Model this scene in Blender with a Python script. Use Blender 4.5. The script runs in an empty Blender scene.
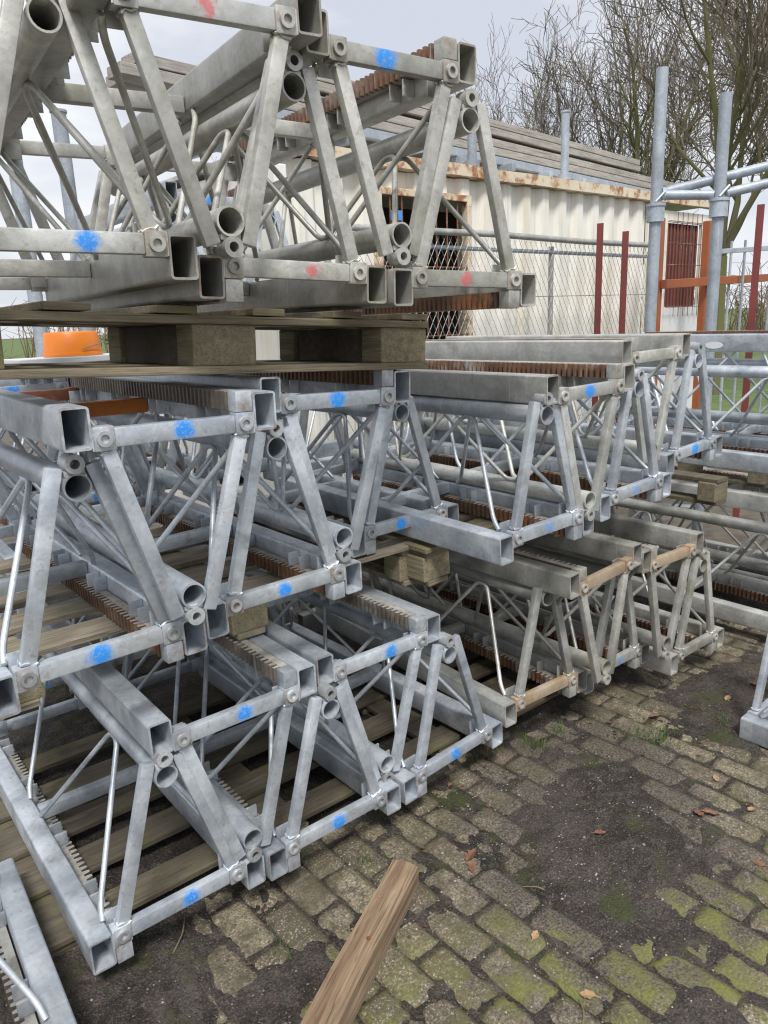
import bpy, bmesh, math, random
from mathutils import Vector, Matrix

scene = bpy.context.scene
col = scene.collection
R = math.radians

# ------------------------------------------------------------------ camera
CX, CY, CZ = -0.6611, -1.8498, 1.7687
PITCH, ROLL, YAW, FPX = 0.25206, -0.04113, 0.67469, 747.96
fwd = Vector((math.sin(YAW) * math.cos(PITCH), math.cos(YAW) * math.cos(PITCH), -math.sin(PITCH)))
rgt = Vector((math.cos(YAW), -math.sin(YAW), 0))
upv = rgt.cross(fwd)
r2 = math.cos(ROLL) * rgt + math.sin(ROLL) * upv
u2 = -math.sin(ROLL) * rgt + math.cos(ROLL) * upv
camd = bpy.data.cameras.new('camera')
cam = bpy.data.objects.new('camera', camd)
col.objects.link(cam)
camd.sensor_fit = 'VERTICAL'
camd.sensor_height = 36.0
camd.lens = FPX / 1024 * 36.0
camd.clip_start = 0.02
camd.clip_end = 2000
Mx = Matrix((r2, u2, -fwd)).transposed().to_4x4()
Mx.translation = (CX, CY, CZ)
cam.matrix_world = Mx
scene.camera = cam

# ------------------------------------------------------------------ sky
SUN_EL, SUN_AZ = R(56), R(212)          # azimuth clockwise from +Y
w = bpy.data.worlds.new('World')
scene.world = w
w.use_nodes = True
nt = w.node_tree
nt.nodes.clear()
out = nt.nodes.new('ShaderNodeOutputWorld')
bg = nt.nodes.new('ShaderNodeBackground')
sky = nt.nodes.new('ShaderNodeTexSky')
sky.sky_type = 'NISHITA'
sky.sun_disc = False
sky.sun_elevation = SUN_EL
sky.sun_rotation = SUN_AZ
geo = nt.nodes.new('ShaderNodeTexCoord')
mp = nt.nodes.new('ShaderNodeMapping')
mp.inputs['Scale'].default_value = (1.0, 1.0, 2.6)
no = nt.nodes.new('ShaderNodeTexNoise')
no.inputs['Scale'].default_value = 2.2
no.inputs['Detail'].default_value = 6
no.inputs['Roughness'].default_value = 0.55
cr = nt.nodes.new('ShaderNodeValToRGB')
cr.color_ramp.elements[0].position = 0.40
cr.color_ramp.elements[0].color = (6.6, 6.95, 7.8, 1)
cr.color_ramp.elements[1].position = 0.60
cr.color_ramp.elements[1].color = (10.2, 10.3, 10.5, 1)
mixs = nt.nodes.new('ShaderNodeMix')
mixs.data_type = 'RGBA'
mixs.inputs['Factor'].default_value = 0.9
L = nt.links.new
L(geo.outputs['Generated'], mp.inputs['Vector'])
L(mp.outputs['Vector'], no.inputs['Vector'])
L(no.outputs['Fac'], cr.inputs['Fac'])
L(sky.outputs['Color'], mixs.inputs['A'])
L(cr.outputs['Color'], mixs.inputs['B'])
L(mixs.outputs['Result'], bg.inputs['Color'])
bg.inputs['Strength'].default_value = 0.075
L(bg.outputs['Background'], out.inputs['Surface'])

# ------------------------------------------------------------------ sun (overcast)
sd = bpy.data.lights.new('sun', 'SUN')
sd.energy = 2.6
sd.angle = R(14)
sd.color = (1.0, 0.97, 0.93)
so = bpy.data.objects.new('sun', sd)
col.objects.link(so)
sdir = Vector((math.sin(SUN_AZ) * math.cos(SUN_EL), math.cos(SUN_AZ) * math.cos(SUN_EL), math.sin(SUN_EL)))
so.rotation_euler = sdir.to_track_quat('Z', 'Y').to_euler()

# ------------------------------------------------------------------ exposure
vs = scene.view_settings
vs.view_transform = 'Standard'
vs.look = 'None'
vs.gamma = 1.0
vs.exposure = 0.52
vs.use_curve_mapping = False
scene.cycles.max_bounces = 6
scene.cycles.use_denoising = True
scene.cycles.filter_width = 1.2

GZ = -0.05       # ground level

# ================================================================== materials
def mat_new(name):
    m = bpy.data.materials.new(name)
    m.use_nodes = True
    n = m.node_tree
    n.nodes.clear()
    o = n.nodes.new('ShaderNodeOutputMaterial')
    b = n.nodes.new('ShaderNodeBsdfPrincipled')
    n.links.new(b.outputs[0], o.inputs[0])
    return m, n, b


class NB:
    """small node helper"""
    def __init__(s, n):
        s.n = n
        s.l = n.links.new

    def coords(s, scale=(1, 1, 1), rand=True, world=False):
        n = s.n
        if world:
            g = n.nodes.new('ShaderNodeNewGeometry')
            v = g.outputs['Position']
        else:
            g = n.nodes.new('ShaderNodeTexCoord')
            v = g.outputs['Object']
        if rand:
            oi = n.nodes.new('ShaderNodeObjectInfo')
            mu = n.nodes.new('ShaderNodeMath')
            mu.operation = 'MULTIPLY'
            mu.inputs[1].default_value = 37.0
            s.l(oi.outputs['Random'], mu.inputs[0])
            ad = n.nodes.new('ShaderNodeVectorMath')
            ad.operation = 'ADD'
            s.l(v, ad.inputs[0])
            s.l(mu.outputs[0], ad.inputs[1])
            v = ad.outputs[0]
        if scale != (1, 1, 1):
            m = n.nodes.new('ShaderNodeVectorMath')
            m.operation = 'MULTIPLY'
            m.inputs[1].default_value = scale
            s.l(v, m.inputs[0])
            v = m.outputs[0]
        return v

    def noise(s, v, scale, detail=4, rough=0.55, dist=0.0):
        t = s.n.nodes.new('ShaderNodeTexNoise')
        t.inputs['Scale'].default_value = scale
        t.inputs['Detail'].default_value = detail
        t.inputs['Roughness'].default_value = rough
        t.inputs['Distortion'].default_value = dist
        s.l(v, t.inputs['Vector'])
        return t.outputs['Fac']

    def voro(s, v, scale, out='Color'):
        t = s.n.nodes.new('ShaderNodeTexVoronoi')
        t.inputs['Scale'].default_value = scale
        s.l(v, t.inputs['Vector'])
        return t.outputs[out]

    def ramp(s, f, a, b, va=0.0, vb=1.0):
        t = s.n.nodes.new('ShaderNodeMapRange')
        t.inputs['From Min'].default_value = a
        t.inputs['From Max'].default_value = b
        t.inputs['To Min'].default_value = va
        t.inputs['To Max'].default_value = vb
        t.clamp = True
        s.l(f, t.inputs['Value'])
        return t.outputs['Result']

    def mix(s, f, a, b, blend='MIX'):
        t = s.n.nodes.new('ShaderNodeMix')
        t.data_type = 'RGBA'
        t.blend_type = blend
        for k, v in (('Factor', f), ('A', a), ('B', b)):
            if isinstance(v, (int, float)):
                t.inputs[k].default_value = v
            elif isinstance(v, tuple):
                t.inputs[k].default_value = (*v, 1)
            else:
                s.l(v, t.inputs[k])
        return t.outputs['Result']

    def math(s, op, a, b=0.0):
        t = s.n.nodes.new('ShaderNodeMath')
        t.operation = op
        for i, v in enumerate((a, b)):
            if isinstance(v, (int, float)):
                t.inputs[i].default_value = v
            else:
                s.l(v, t.inputs[i])
        return t.outputs[0]

    def bump(s, h, strength, dist, b):
        t = s.n.nodes.new('ShaderNodeBump')
        t.inputs['Strength'].default_value = strength
        t.inputs['Distance'].default_value = dist
        s.l(h, t.inputs['Height'])
        s.l(t.outputs[0], b.inputs['Normal'])


def galv(name, light, dark, rust=0.0, moss=0.0, metal=0.55, paint=None, rustcol=(0.22, 0.09, 0.035), flat=0.0):
    m, n, b = mat_new(name)
    k = NB(n)
    v = k.coords()
    f1 = k.noise(v, 7, 5, 0.6, 0.4)
    c = k.mix(k.ramp(f1, 0.33, 0.68), dark, light)
    # hot dip spangle and streaks
    sp = k.ramp(k.voro(v, 75, 'Color'), 0.2, 0.8, 0.25, 0.75)
    c = k.mix(0.22, c, sp, 'SOFT_LIGHT')
    oi2 = n.nodes.new('ShaderNodeObjectInfo')
    c = k.mix(1.0, c, k.ramp(oi2.outputs['Random'], 0, 1, 0.76, 1.12), 'MULTIPLY')
    st = k.noise(k.coords((30, 3.0, 30)), 2.0, 4, 0.6)
    c = k.mix(k.ramp(st, 0.5, 0.75, 0, 0.35), c, tuple(x * 0.62 for x in light))
    # white bloom
    wb = k.noise(v, 3.1, 5, 0.7)
    c = k.mix(k.ramp(wb, 0.57, 0.7, 0, 0.5), c, (0.56, 0.57, 0.57))
    # dirt specks
    ds = k.noise(v, 55, 3, 0.6)
    c = k.mix(k.ramp(ds, 0.60, 0.72, 0, 0.4), c, (0.20, 0.19, 0.17))
    gr_ = k.noise(k.coords((6, 2.2, 6)), 2.0, 7, 0.7, 0.6)
    c = k.mix(k.ramp(gr_, 0.54, 0.74, 0, 0.55), c, (0.20, 0.195, 0.175))
    scr = k.noise(k.coords((3, 120, 3)), 1.0, 2, 0.5)
    c = k.mix(k.ramp(scr, 0.66, 0.72, 0, 0.35), c, (0.75, 0.77, 0.78))
    if moss:
        mm = k.noise(v, 5.0, 6, 0.65)
        c = k.mix(k.ramp(mm, 0.60 - 0.2 * moss, 0.78 - 0.15 * moss, 0, 0.6), c, (0.17, 0.17, 0.09))
    rn = k.noise(v, 11, 6, 0.7)
    rf = k.ramp(rn, 0.76 - 0.42 * rust, 0.84 - 0.36 * rust, 0, 0.9)
    c = k.mix(rf, c, rustcol)
    tco = n.nodes.new('ShaderNodeTexCoord')
    syo = n.nodes.new('ShaderNodeSeparateXYZ')
    k.l(tco.outputs['Object'], syo.inputs[0])
    lip = k.math('ADD', k.math('ABSOLUTE', syo.outputs['Y']), k.math('MULTIPLY', k.math('SUBTRACT', k.noise(v, 18, 5, 0.7), 0.5), 0.03))
    c = k.mix(k.ramp(lip, 0.0015, -0.006, 0, 0.8), c, (0.25, 0.14, 0.075))
    rough = k.ramp(f1, 0.3, 0.7, 0.38, 0.55)
    metf = k.math('MULTIPLY', k.math('SUBTRACT', 1.0, rf), metal)
    if flat:
        tcn = n.nodes.new('ShaderNodeTexCoord')
        sn = n.nodes.new('ShaderNodeSeparateXYZ')
        k.l(tcn.outputs['Normal'], sn.inputs[0])
        az_ = k.math('ABSOLUTE', sn.outputs['Z'])
        fm = k.math('MULTIPLY', k.ramp(az_, 0.5, 0.8), k.ramp(k.noise(v, 14, 5, 0.7), 0.38, 0.62, 1.0, 0.35))
        c = k.mix(k.math('MULTIPLY', fm, flat), c, (0.56, 0.55, 0.50))
    if paint:
        tc = n.nodes.new('ShaderNodeTexCoord')
        sx = n.nodes.new('ShaderNodeSeparateXYZ')
        k.l(tc.outputs['Object'], sx.inputs[0])
        oi = n.nodes.new('ShaderNodeObjectInfo')
        dx = k.math('SUBTRACT', sx.outputs['X'], k.ramp(oi.outputs['Random'], 0, 1, -0.035, 0.05))
        dz = k.math('SUBTRACT', k.math('ABSOLUTE', sx.outputs['Z']), 0.027)
        dd = k.math('SQRT', k.math('ADD', k.math('MULTIPLY', dx, dx), k.math('MULTIPLY', dz, dz)))
        nz = k.noise(v, 55 if paint[1] else 45, 4, 0.75)
        dd = k.math('ADD', dd, k.math('MULTIPLY', k.math('SUBTRACT', nz, 0.5), 0.03 * (1 + 1.6 * paint[2])))
        dd = k.math('MULTIPLY', dd, k.ramp(k.math('FRACT', k.math('MULTIPLY', oi.outputs['Random'], 7.31)), 0, 1, 0.80, 1.2))
        pf = k.ramp(dd, paint[1] * 0.6, paint[1] * 1.2, paint[3], 0.0)
        wear = k.noise(v, 120, 3, 0.7)
        pf = k.math('MULTIPLY', pf, k.ramp(wear, 0.36, 0.46, 0.45, 1.0))
        yy = k.ramp(sx.outputs['Y'], 0.012, 0.014, 1, 0)
        pf = k.math('MULTIPLY', pf, yy)
        c = k.mix(pf, c, paint[0])
        metf = k.math('MULTIPLY', metf, k.math('SUBTRACT', 1.0, pf))
    k.l(c, b.inputs['Base Color'])
    k.l(metf, b.inputs['Metallic'])
    k.l(rough, b.inputs['Roughness'])
    k.bump(k.noise(v, 40, 4, 0.6), 0.25, 0.004, b)
    return m


BLUE = (0.008, 0.26, 0.80)
RED = (0.62, 0.10, 0.12)
STY = {
    'bright': dict(light=(0.71, 0.76, 0.81), dark=(0.38, 0.425, 0.48), rust=0.05, metal=0.5),
    'dull':   dict(light=(0.63, 0.64, 0.61), dark=(0.39, 0.39, 0.37), rust=0.15, moss=0.25, metal=0.4),
    'mossy':  dict(light=(0.61, 0.605, 0.56), dark=(0.36, 0.355, 0.32), rust=0.14, moss=0.45, metal=0.4),
}
MATS = {}
for s_, kw in STY.items():
    MATS[s_] = galv('galvanised_' + s_, **kw)
    MATS[s_ + '_blue'] = galv('galvanised_' + s_ + '_blue_spray', paint=(BLUE, 0.029, 0.25, 0.95), **kw)
    MATS[s_ + '_faint'] = galv('galvanised_' + s_ + '_faint_blue_spray', paint=(BLUE, 0.025, 0.4, 0.55), **kw)
    MATS[s_ + '_red'] = galv('galvanised_' + s_ + '_red_spray', paint=(RED, 0.018, 1.2, 0.75), **kw)
MATS['rusty_bar'] = galv('rust_stained_galvanised', (0.55, 0.44, 0.32), (0.42, 0.31, 0.20), rust=0.55, metal=0.2, rustcol=(0.42, 0.19, 0.07))
MATS['rack_rust'] = galv('rusty_rack_steel', (0.23, 0.13, 0.08), (0.12, 0.065, 0.04), rust=0.5, metal=0.1, rustcol=(0.26, 0.10, 0.035), flat=0.7)
MATS['rack_grey'] = galv('worn_rack_steel', (0.22, 0.19, 0.16), (0.11, 0.09, 0.075), rust=0.4, metal=0.2, rustcol=(0.15, 0.075, 0.04), flat=0.9)
MATS['orange_paint'] = galv('orange_painted_steel', (0.85, 0.26, 0.04), (0.65, 0.19, 0.03), rust=0.2, metal=0.0)
MATS['rust_bar'] = galv('red_brown_steel', (0.26, 0.09, 0.05), (0.15, 0.055, 0.03), rust=0.4, metal=0.0)
MATS['bore'] = galv('stained_bushing_steel', (0.60, 0.63, 0.65), (0.36, 0.37, 0.38), rust=0.17, metal=0.45, rustcol=(0.25, 0.09, 0.03))


def wood(name, a, b_, moss=0.0, scale=1.0, axis=0, crack=0.5):
    m, n, b = mat_new(name)
    k = NB(n)
    sc = [14 * scale] * 3
    sc[axis] = 1.1 * scale
    v = k.coords(tuple(sc))
    f = k.noise(v, 3.0, 7, 0.65, 0.8)
    c = k.mix(k.ramp(f, 0.3, 0.7), a, b_)
    sc2 = [60 * scale] * 3
    sc2[axis] = 2 * scale
    g = k.noise(k.coords(tuple(sc2)), 3.0, 3, 0.6)
    c = k.mix(k.ramp(g, 0.52, 0.72, 0, 0.65), c, tuple(x * 0.35 for x in a))
    big = k.noise(k.coords(), 5.0, 5, 0.6)
    c = k.mix(k.ramp(big, 0.48, 0.68, 0, 0.55), c, tuple(x * 0.5 for x in b_))
    sc3 = [34 * scale] * 3
    sc3[axis] = 0.9 * scale
    ck = k.noise(k.coords(tuple(sc3)), 2.0, 2, 0.4)
    c = k.mix(k.ramp(k.math('ABSOLUTE', k.math('SUBTRACT', ck, 0.5)), 0.012, 0.004, 0, crack), c, tuple(x * 0.18 for x in a))
    if moss:
        mm = k.noise(k.coords(), 8.0, 6, 0.7)
        c = k.mix(k.ramp(mm, 0.62 - 0.2 * moss, 0.75 - 0.15 * moss, 0, 0.7), c, (0.13, 0.135, 0.05))
    k.l(c, b.inputs['Base Color'])
    b.inputs['Roughness'].default_value = 0.85
    k.bump(k.math('ADD', f, g), 0.6, 0.004, b)
    return m


MATS['pallet'] = wood('weathered_pallet_wood', (0.12, 0.10, 0.068), (0.27, 0.225, 0.15), moss=0.5)
MATS['pallet_light'] = wood('grey_pallet_boards', (0.17, 0.145, 0.105), (0.36, 0.31, 0.235), moss=0.4)
MATS['pallet_block'] = wood('pallet_block_wood', (0.14, 0.12, 0.07), (0.31, 0.27, 0.175), moss=0.5, axis=1)
MATS['pallet_dark'] = wood('dark_pallet_wood', (0.05, 0.036, 0.026), (0.10, 0.075, 0.05), moss=0.3)  # darkest of the pallet browns
MATS['pallet_mid'] = wood('shaded_pallet_boards', (0.075, 0.062, 0.045), (0.16, 0.135, 0.095), moss=0.5)  # shade under the stack is put into this darker board colour
MATS['timber'] = wood('old_timber', (0.12, 0.066, 0.036), (0.36, 0.265, 0.17), moss=0.2, scale=.75, crack=0.55)
MATS['plank_grey'] = wood('silvered_scaffold_boards', (0.27, 0.25, 0.225), (0.46, 0.43, 0.39), scale=0.7)


def painted(name, a, b_, rust=0.1, rough=0.5, rustcol=(0.25, 0.09, 0.03), streak=False):
    m, n, b = mat_new(name)
    k = NB(n)
    v = k.coords()
    c = k.mix(k.ramp(k.noise(v, 3, 5, 0.6), 0.3, 0.7), a, b_)
    if streak:
        s1 = k.noise(k.coords((7, 7, 0.7)), 1.0, 5, 0.65)
        c = k.mix(k.ramp(s1, 0.52, 0.68, 0, 0.5), c, (0.66, 0.55, 0.36))
        s2 = k.noise(k.coords((18, 18, 0.9), False), 1.0, 4, 0.6)
        c = k.mix(k.ramp(s2, 0.55, 0.75, 0, 0.5), c, (0.35, 0.34, 0.30))
    rn = k.noise(v, 6, 7, 0.72)
    c = k.mix(k.ramp(rn, 0.76 - 0.42 * rust, 0.82 - 0.36 * rust, 0, 0.95), c, rustcol)
    k.l(c, b.inputs['Base Color'])
    b.inputs['Roughness'].default_value = rough
    k.bump(k.noise(v, 25, 4), 0.2, 0.005, b)
    return m


MATS['cream'] = painted('cream_container_paint', (0.80, 0.79, 0.74), (0.74, 0.72, 0.63), rust=0.05, streak=True)
MATS['cream_rust'] = painted('rust_eaten_cream_rail', (0.70, 0.63, 0.49), (0.58, 0.45, 0.30), rust=0.62, rustcol=(0.30, 0.11, 0.035))
MATS['white_panel'] = painted('white_panel_paint', (0.74, 0.76, 0.78), (0.66, 0.67, 0.68), rust=0.05)
MATS['door_red'] = painted('dull_maroon_paint', (0.19, 0.065, 0.05), (0.14, 0.05, 0.042), rust=0.25)
MATS['red_post'] = painted('red_oxide_paint', (0.21, 0.045, 0.04), (0.16, 0.04, 0.035), rust=0.3, rustcol=(0.16, 0.06, 0.035))
MATS['orange_frame'] = painted('orange_red_oxide', (0.36, 0.105, 0.035), (0.24, 0.07, 0.028), rust=0.36)
MATS['post_grey'] = galv('blue_grey_galvanised_pipe', (0.43, 0.48, 0.54), (0.31, 0.35, 0.40), rust=0.04, metal=0.2)
MATS['fence_wire'] = galv('fence_wire', (0.42, 0.42, 0.40), (0.26, 0.26, 0.25), rust=0.15, metal=0.3)
MATS['orange_plastic'] = painted('orange_plastic', (0.85, 0.25, 0.02), (0.75, 0.20, 0.02), rust=0.0, rough=0.4)
MATS['blue_board'] = painted('blue_board', (0.05, 0.25, 0.70), (0.07, 0.30, 0.75), rust=0.0)
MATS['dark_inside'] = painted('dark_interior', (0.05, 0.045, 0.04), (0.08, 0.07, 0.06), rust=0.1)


def simple(name, a, b_, scale, rough=0.9, world=True, bump=0.4, bd=0.01):
    m, n, b = mat_new(name)
    k = NB(n)
    v = k.coords(rand=False, world=world)
    f = k.noise(v, scale, 7, 0.65)
    c = k.mix(k.ramp(f, 0.35, 0.65), a, b_)
    k.l(c, b.inputs['Base Color'])
    b.inputs['Roughness'].default_value = rough
    k.bump(f, bump, bd, b)
    return m


MATS['grass'] = simple('lawn_grass', (0.05, 0.09, 0.02), (0.12, 0.17, 0.045), 3.0)
MATS['blade'] = simple('grass_blade', (0.05, 0.09, 0.02), (0.11, 0.17, 0.04), 20.0)
MATS['leaf'] = simple('brown_leaf', (0.13, 0.055, 0.035), (0.25, 0.13, 0.08), 30.0)
MATS['litter'] = simple('dark_leaf_crumbs', (0.055, 0.03, 0.02), (0.13, 0.075, 0.045), 40.0)
MATS['leaf_tan'] = simple('tan_leaf', (0.38, 0.27, 0.15), (0.30, 0.17, 0.09), 30.0)
MATS['pebble'] = simple('pale_stone', (0.10, 0.09, 0.075), (0.42, 0.39, 0.33), 17.0)
MATS['twig'] = simple('twig_bark', (0.12, 0.09, 0.06), (0.22, 0.17, 0.10), 30.0)


def bark():
    m, n, b = mat_new('mossy_bark')
    k = NB(n)
    v = k.coords()
    f = k.noise(v, 2.0, 6, 0.7)
    c = k.mix(k.ramp(f, 0.35, 0.65), (0.12, 0.10, 0.08), (0.20, 0.17, 0.13))
    g = k.noise(v, 0.7, 4, 0.6)
    at = n.nodes.new('ShaderNodeAttribute')
    at.attribute_name = 'thick'
    mo = k.math('MULTIPLY', k.ramp(g, 0.3, 0.55), k.ramp(at.outputs['Fac'], 0.012, 0.04))
    c = k.mix(mo, c, (0.135, 0.135, 0.05))
    k.l(c, b.inputs['Base Color'])
    b.inputs['Roughness'].default_value = 0.9
    return m


MATS['bark'] = bark()


def brick_mat():
    m, n, b = mat_new('concrete_paver')
    k = NB(n)
    v = k.coords(rand=False, world=True)
    at = n.nodes.new('ShaderNodeAttribute')
    at.attribute_name = 'tone'
    t = at.outputs['Fac']
    c = k.mix(t, (0.115, 0.094, 0.06), (0.27, 0.225, 0.15))
    red = k.ramp(t, 0.955, 0.98)
    c = k.mix(red, c, (0.27, 0.15, 0.115))
    # aggregate grains
    gr = k.voro(v, 190, 'Distance')
    gn = k.noise(v, 130, 3, 0.7)
    c = k.mix(k.ramp(gn, 0.46, 0.36, 0, 0.85), c, (0.06, 0.05, 0.04))
    c = k.mix(k.ramp(gn, 0.55, 0.64, 0, 0.85), c, (0.50, 0.46, 0.38))
    vg = k.voro(v, 75, 'Distance')
    c = k.mix(k.ramp(vg, 0.14, 0.08, 0, 0.7), c, (0.45, 0.41, 0.34))
    mid = k.noise(v, 28, 5, 0.7)
    c = k.mix(k.ramp(mid, 0.48, 0.66, 0, 0.85), c, (0.06, 0.049, 0.036))
    big = k.noise(v, 3.5, 5, 0.6)
    c = k.mix(k.ramp(big, 0.46, 0.62, 0, 0.7), c, (0.075, 0.062, 0.045))
    fine = k.noise(v, 60, 5, 0.75)
    c = k.mix(k.ramp(fine, 0.52, 0.62, 0, 0.6), c, (0.05, 0.042, 0.032))
    # dirt trodden over the pavers around the bare patch
    pm = n.nodes.new('ShaderNodeMapping')
    pm.vector_type = 'TEXTURE'
    pm.inputs['Location'].default_value = (1.36, -0.50, 0)
    pm.inputs['Rotation'].default_value = (0, 0, R(38))
    pm.inputs['Scale'].default_value = (0.80, 0.50, 1000)
    k.l(v, pm.inputs['Vector'])
    ln = n.nodes.new('ShaderNodeVectorMath')
    ln.operation = 'LENGTH'
    k.l(pm.outputs[0], ln.inputs[0])
    en = k.math('ADD', ln.outputs['Value'], k.math('MULTIPLY', k.math('SUBTRACT', k.noise(v, 5, 7, 0.7), 0.5), 1.3))
    soilc = k.mix(k.ramp(gn, 0.38, 0.62), (0.028, 0.022, 0.017), (0.15, 0.125, 0.108))
    c = k.mix(k.ramp(en, 0.75, 1.15, 0.92, 0.0), c, soilc)
    allover = k.noise(v, 9, 7, 0.72)
    c = k.mix(k.ramp(allover, 0.55, 0.65, 0, 0.55), c, soilc)
    # moss film towards the lower right of the yard
    sp = n.nodes.new('ShaderNodeSeparateXYZ')
    k.l(v, sp.inputs[0])
    reg = k.ramp(k.math('ADD', k.math('MULTIPLY', sp.outputs['X'], 0.45), sp.outputs['Y']), -0.05, -0.42)
    mn = k.noise(v, 7.0, 6, 0.6)
    mf = k.math('MULTIPLY', k.ramp(mn, 0.45, 0.62), k.ramp(reg, 0, 1, 0.12, 0.8))
    c = k.mix(mf, c, k.mix(gn, (0.09, 0.10, 0.02), (0.25, 0.255, 0.06)))
    k.l(c, b.inputs['Base Color'])
    b.inputs['Roughness'].default_value = 0.8
    k.bump(k.math('ADD', gn, k.math('MULTIPLY', mid, 1.5)), 0.9, 0.006, b)
    return m


def soil_mat():
    m, n, b = mat_new('damp_soil')
    k = NB(n)
    v = k.coords(rand=False, world=True)
    f = k.noise(v, 9, 7, 0.7)
    c = k.mix(k.ramp(f, 0.35, 0.65), (0.020, 0.015, 0.011), (0.052, 0.040, 0.029))
    gy = k.noise(v, 2.2, 5, 0.6)
    c = k.mix(k.ramp(gy, 0.47, 0.6, 0, 0.75), c, (0.105, 0.086, 0.078))
    cl = k.noise(v, 17, 6, 0.72, 0.5)
    c = k.mix(k.ramp(cl, 0.50, 0.62, 0, 0.8), c, (0.125, 0.104, 0.093))
    c = k.mix(k.ramp(cl, 0.45, 0.36, 0, 0.8), c, (0.024, 0.018, 0.014))
    gn = k.noise(v, 150, 3, 0.7)
    c = k.mix(k.ramp(gn, 0.54, 0.64, 0, 0.75), c, (0.20, 0.17, 0.135))
    c = k.mix(k.ramp(gn, 0.46, 0.36, 0, 0.85), c, (0.018, 0.014, 0.011))
    vo = k.voro(v, 42, 'Distance')
    c = k.mix(k.ramp(vo, 0.10, 0.07, 0, 0.7), c, (0.50, 0.46, 0.38))
    m3 = k.noise(v, 26, 5, 0.7)
    c = k.mix(k.ramp(m3, 0.62, 0.72, 0, 0.6), c, (0.15, 0.075, 0.05))
    mo = k.noise(v, 5.0, 6, 0.65)
    c = k.mix(k.ramp(mo, 0.55, 0.66, 0, 0.75), c, (0.07, 0.085, 0.018))
    k.l(c, b.inputs['Base Color'])
    b.inputs['Roughness'].default_value = 0.75
    k.bump(k.math('ADD', k.math('ADD', gn, m3), k.math('ADD', f, k.math('MULTIPLY', cl, 1.5))), 1.0, 0.018, b)
    return m


MATS['brick'] = brick_mat()
MATS['soil'] = soil_mat()
MATS['yard'] = simple('far_yard_ground', (0.06, 0.05, 0.04), (0.13, 0.115, 0.09), 6.0)

# ================================================================== mesh helpers
class MB:
    def __init__(s):
        s.v, s.f = [], []

    def add(s, vs, fs):
        o = len(s.v)
        s.v += [tuple(p) for p in vs]
        s.f += [tuple(i + o for i in f) for f in fs]
        return s

    def box(s, c, size, rot=None, bev=0.0):
        """box with chamfered edges"""
        hx, hy, hz = (x / 2 for x in size)
        rot = rot or Matrix.Identity(3)
        c = Vector(c)
        if bev <= 0:
            vs = [c + rot @ Vector((sx * hx, sy * hy, sz * hz)) for sx in (-1, 1) for sy in (-1, 1) for sz in (-1, 1)]
            return s.add(vs, [(0, 1, 3, 2), (4, 6, 7, 5), (0, 4, 5, 1), (2, 3, 7, 6), (0, 2, 6, 4), (1, 5, 7, 3)])
        b = min(bev, hx * .49, hy * .49, hz * .49)
        bm = bmesh.new()
        bmesh.ops.create_cube(bm, size=1)
        for q in bm.verts:
            q.co = Vector((q.co.x * 2 * hx, q.co.y * 2 * hy, q.co.z * 2 * hz))
        bmesh.ops.bevel(bm, geom=bm.edges[:], offset=b, segments=2, affect='EDGES', profile=0.6)
        bm.verts.index_update()
        vs = [c + rot @ q.co for q in bm.verts]
        fs = [[q.index for q in f.verts] for f in bm.faces]
        bm.free()
        return s.add(vs, fs)

    def tube(s, pts, r, seg=8, cap=True):
        """solid round rod along a list of points; r number or list"""
        pts = [Vector(p) for p in pts]
        n = len(pts)
        rs = r if isinstance(r, (list, tuple)) else [r] * n
        rings = []
        prev = None
        for i, p in enumerate(pts):
            t = (pts[min(i + 1, n - 1)] - pts[max(i - 1, 0)]).normalized()
            if prev is None:
                a = t.cross(Vector((0, 0, 1)) if abs(t.z) < .9 else Vector((1, 0, 0))).normalized()
            else:
                a = (prev - t * prev.dot(t)).normalized()
            prev = a
            b = t.cross(a)
            rings.append([p + (a * math.cos(2 * math.pi * j / seg) + b * math.sin(2 * math.pi * j / seg)) * rs[i] for j in range(seg)])
        vs = [q for ring in rings for q in ring]
        fs = []
        for i in range(n - 1):
            for j in range(seg):
                a, b = i * seg + j, i * seg + (j + 1) % seg
                fs.append((a, b, b + seg, a + seg))
        if cap:
            fs.append(tuple(range(seg))[::-1])
            fs.append(tuple((n - 1) * seg + j for j in range(seg)))
        return s.add(vs, fs)

    def hollow(s, prof_o, prof_i, y0, y1, depth=None):
        """hollow profile (list of x,z) extruded along y; open at both ends"""
        n = len(prof_o)
        vs = []
        for y in (y0, y1):
            vs += [(x, y, z) for x, z in prof_o]
            vs += [(x, y, z) for x, z in prof_i]
        fs = []
        for j in range(n):
            k = (j + 1) % n
            o0, o1, i0, i1 = j, k, n + j, n + k
            O0, O1, I0, I1 = 2 * n + j, 2 * n + k, 3 * n + j, 3 * n + k
            fs += [(o0, o1, O1, O0), (i1, i0, I0, I1), (o1, o0, i0, i1), (O0, O1, I1, I0)]
        return s.add(vs, fs)

    def mesh(s, name, smooth=None):
        me = bpy.data.meshes.new(name)
        me.from_pydata(s.v, [], s.f)
        me.validate()
        bm = bmesh.new()
        bm.from_mesh(me)
        bmesh.ops.recalc_face_normals(bm, faces=bm.faces)
        bm.to_mesh(me)
        bm.free()
        if smooth:
            for p in me.polygons:
                p.use_smooth = True
            me.set_sharp_from_angle(angle=R(smooth))
        return me

    def build(s, name, m, parent=None, smooth=None):
        me = s.mesh(name, smooth)
        me.materials.append(None)
        return link(name, me, m, parent)


def link(name, me, m, parent=None):
    o = bpy.data.objects.new(name, me)
    col.objects.link(o)
    if parent:
        o.parent = parent
    if m:
        setmat(o, m)
    return o


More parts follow.
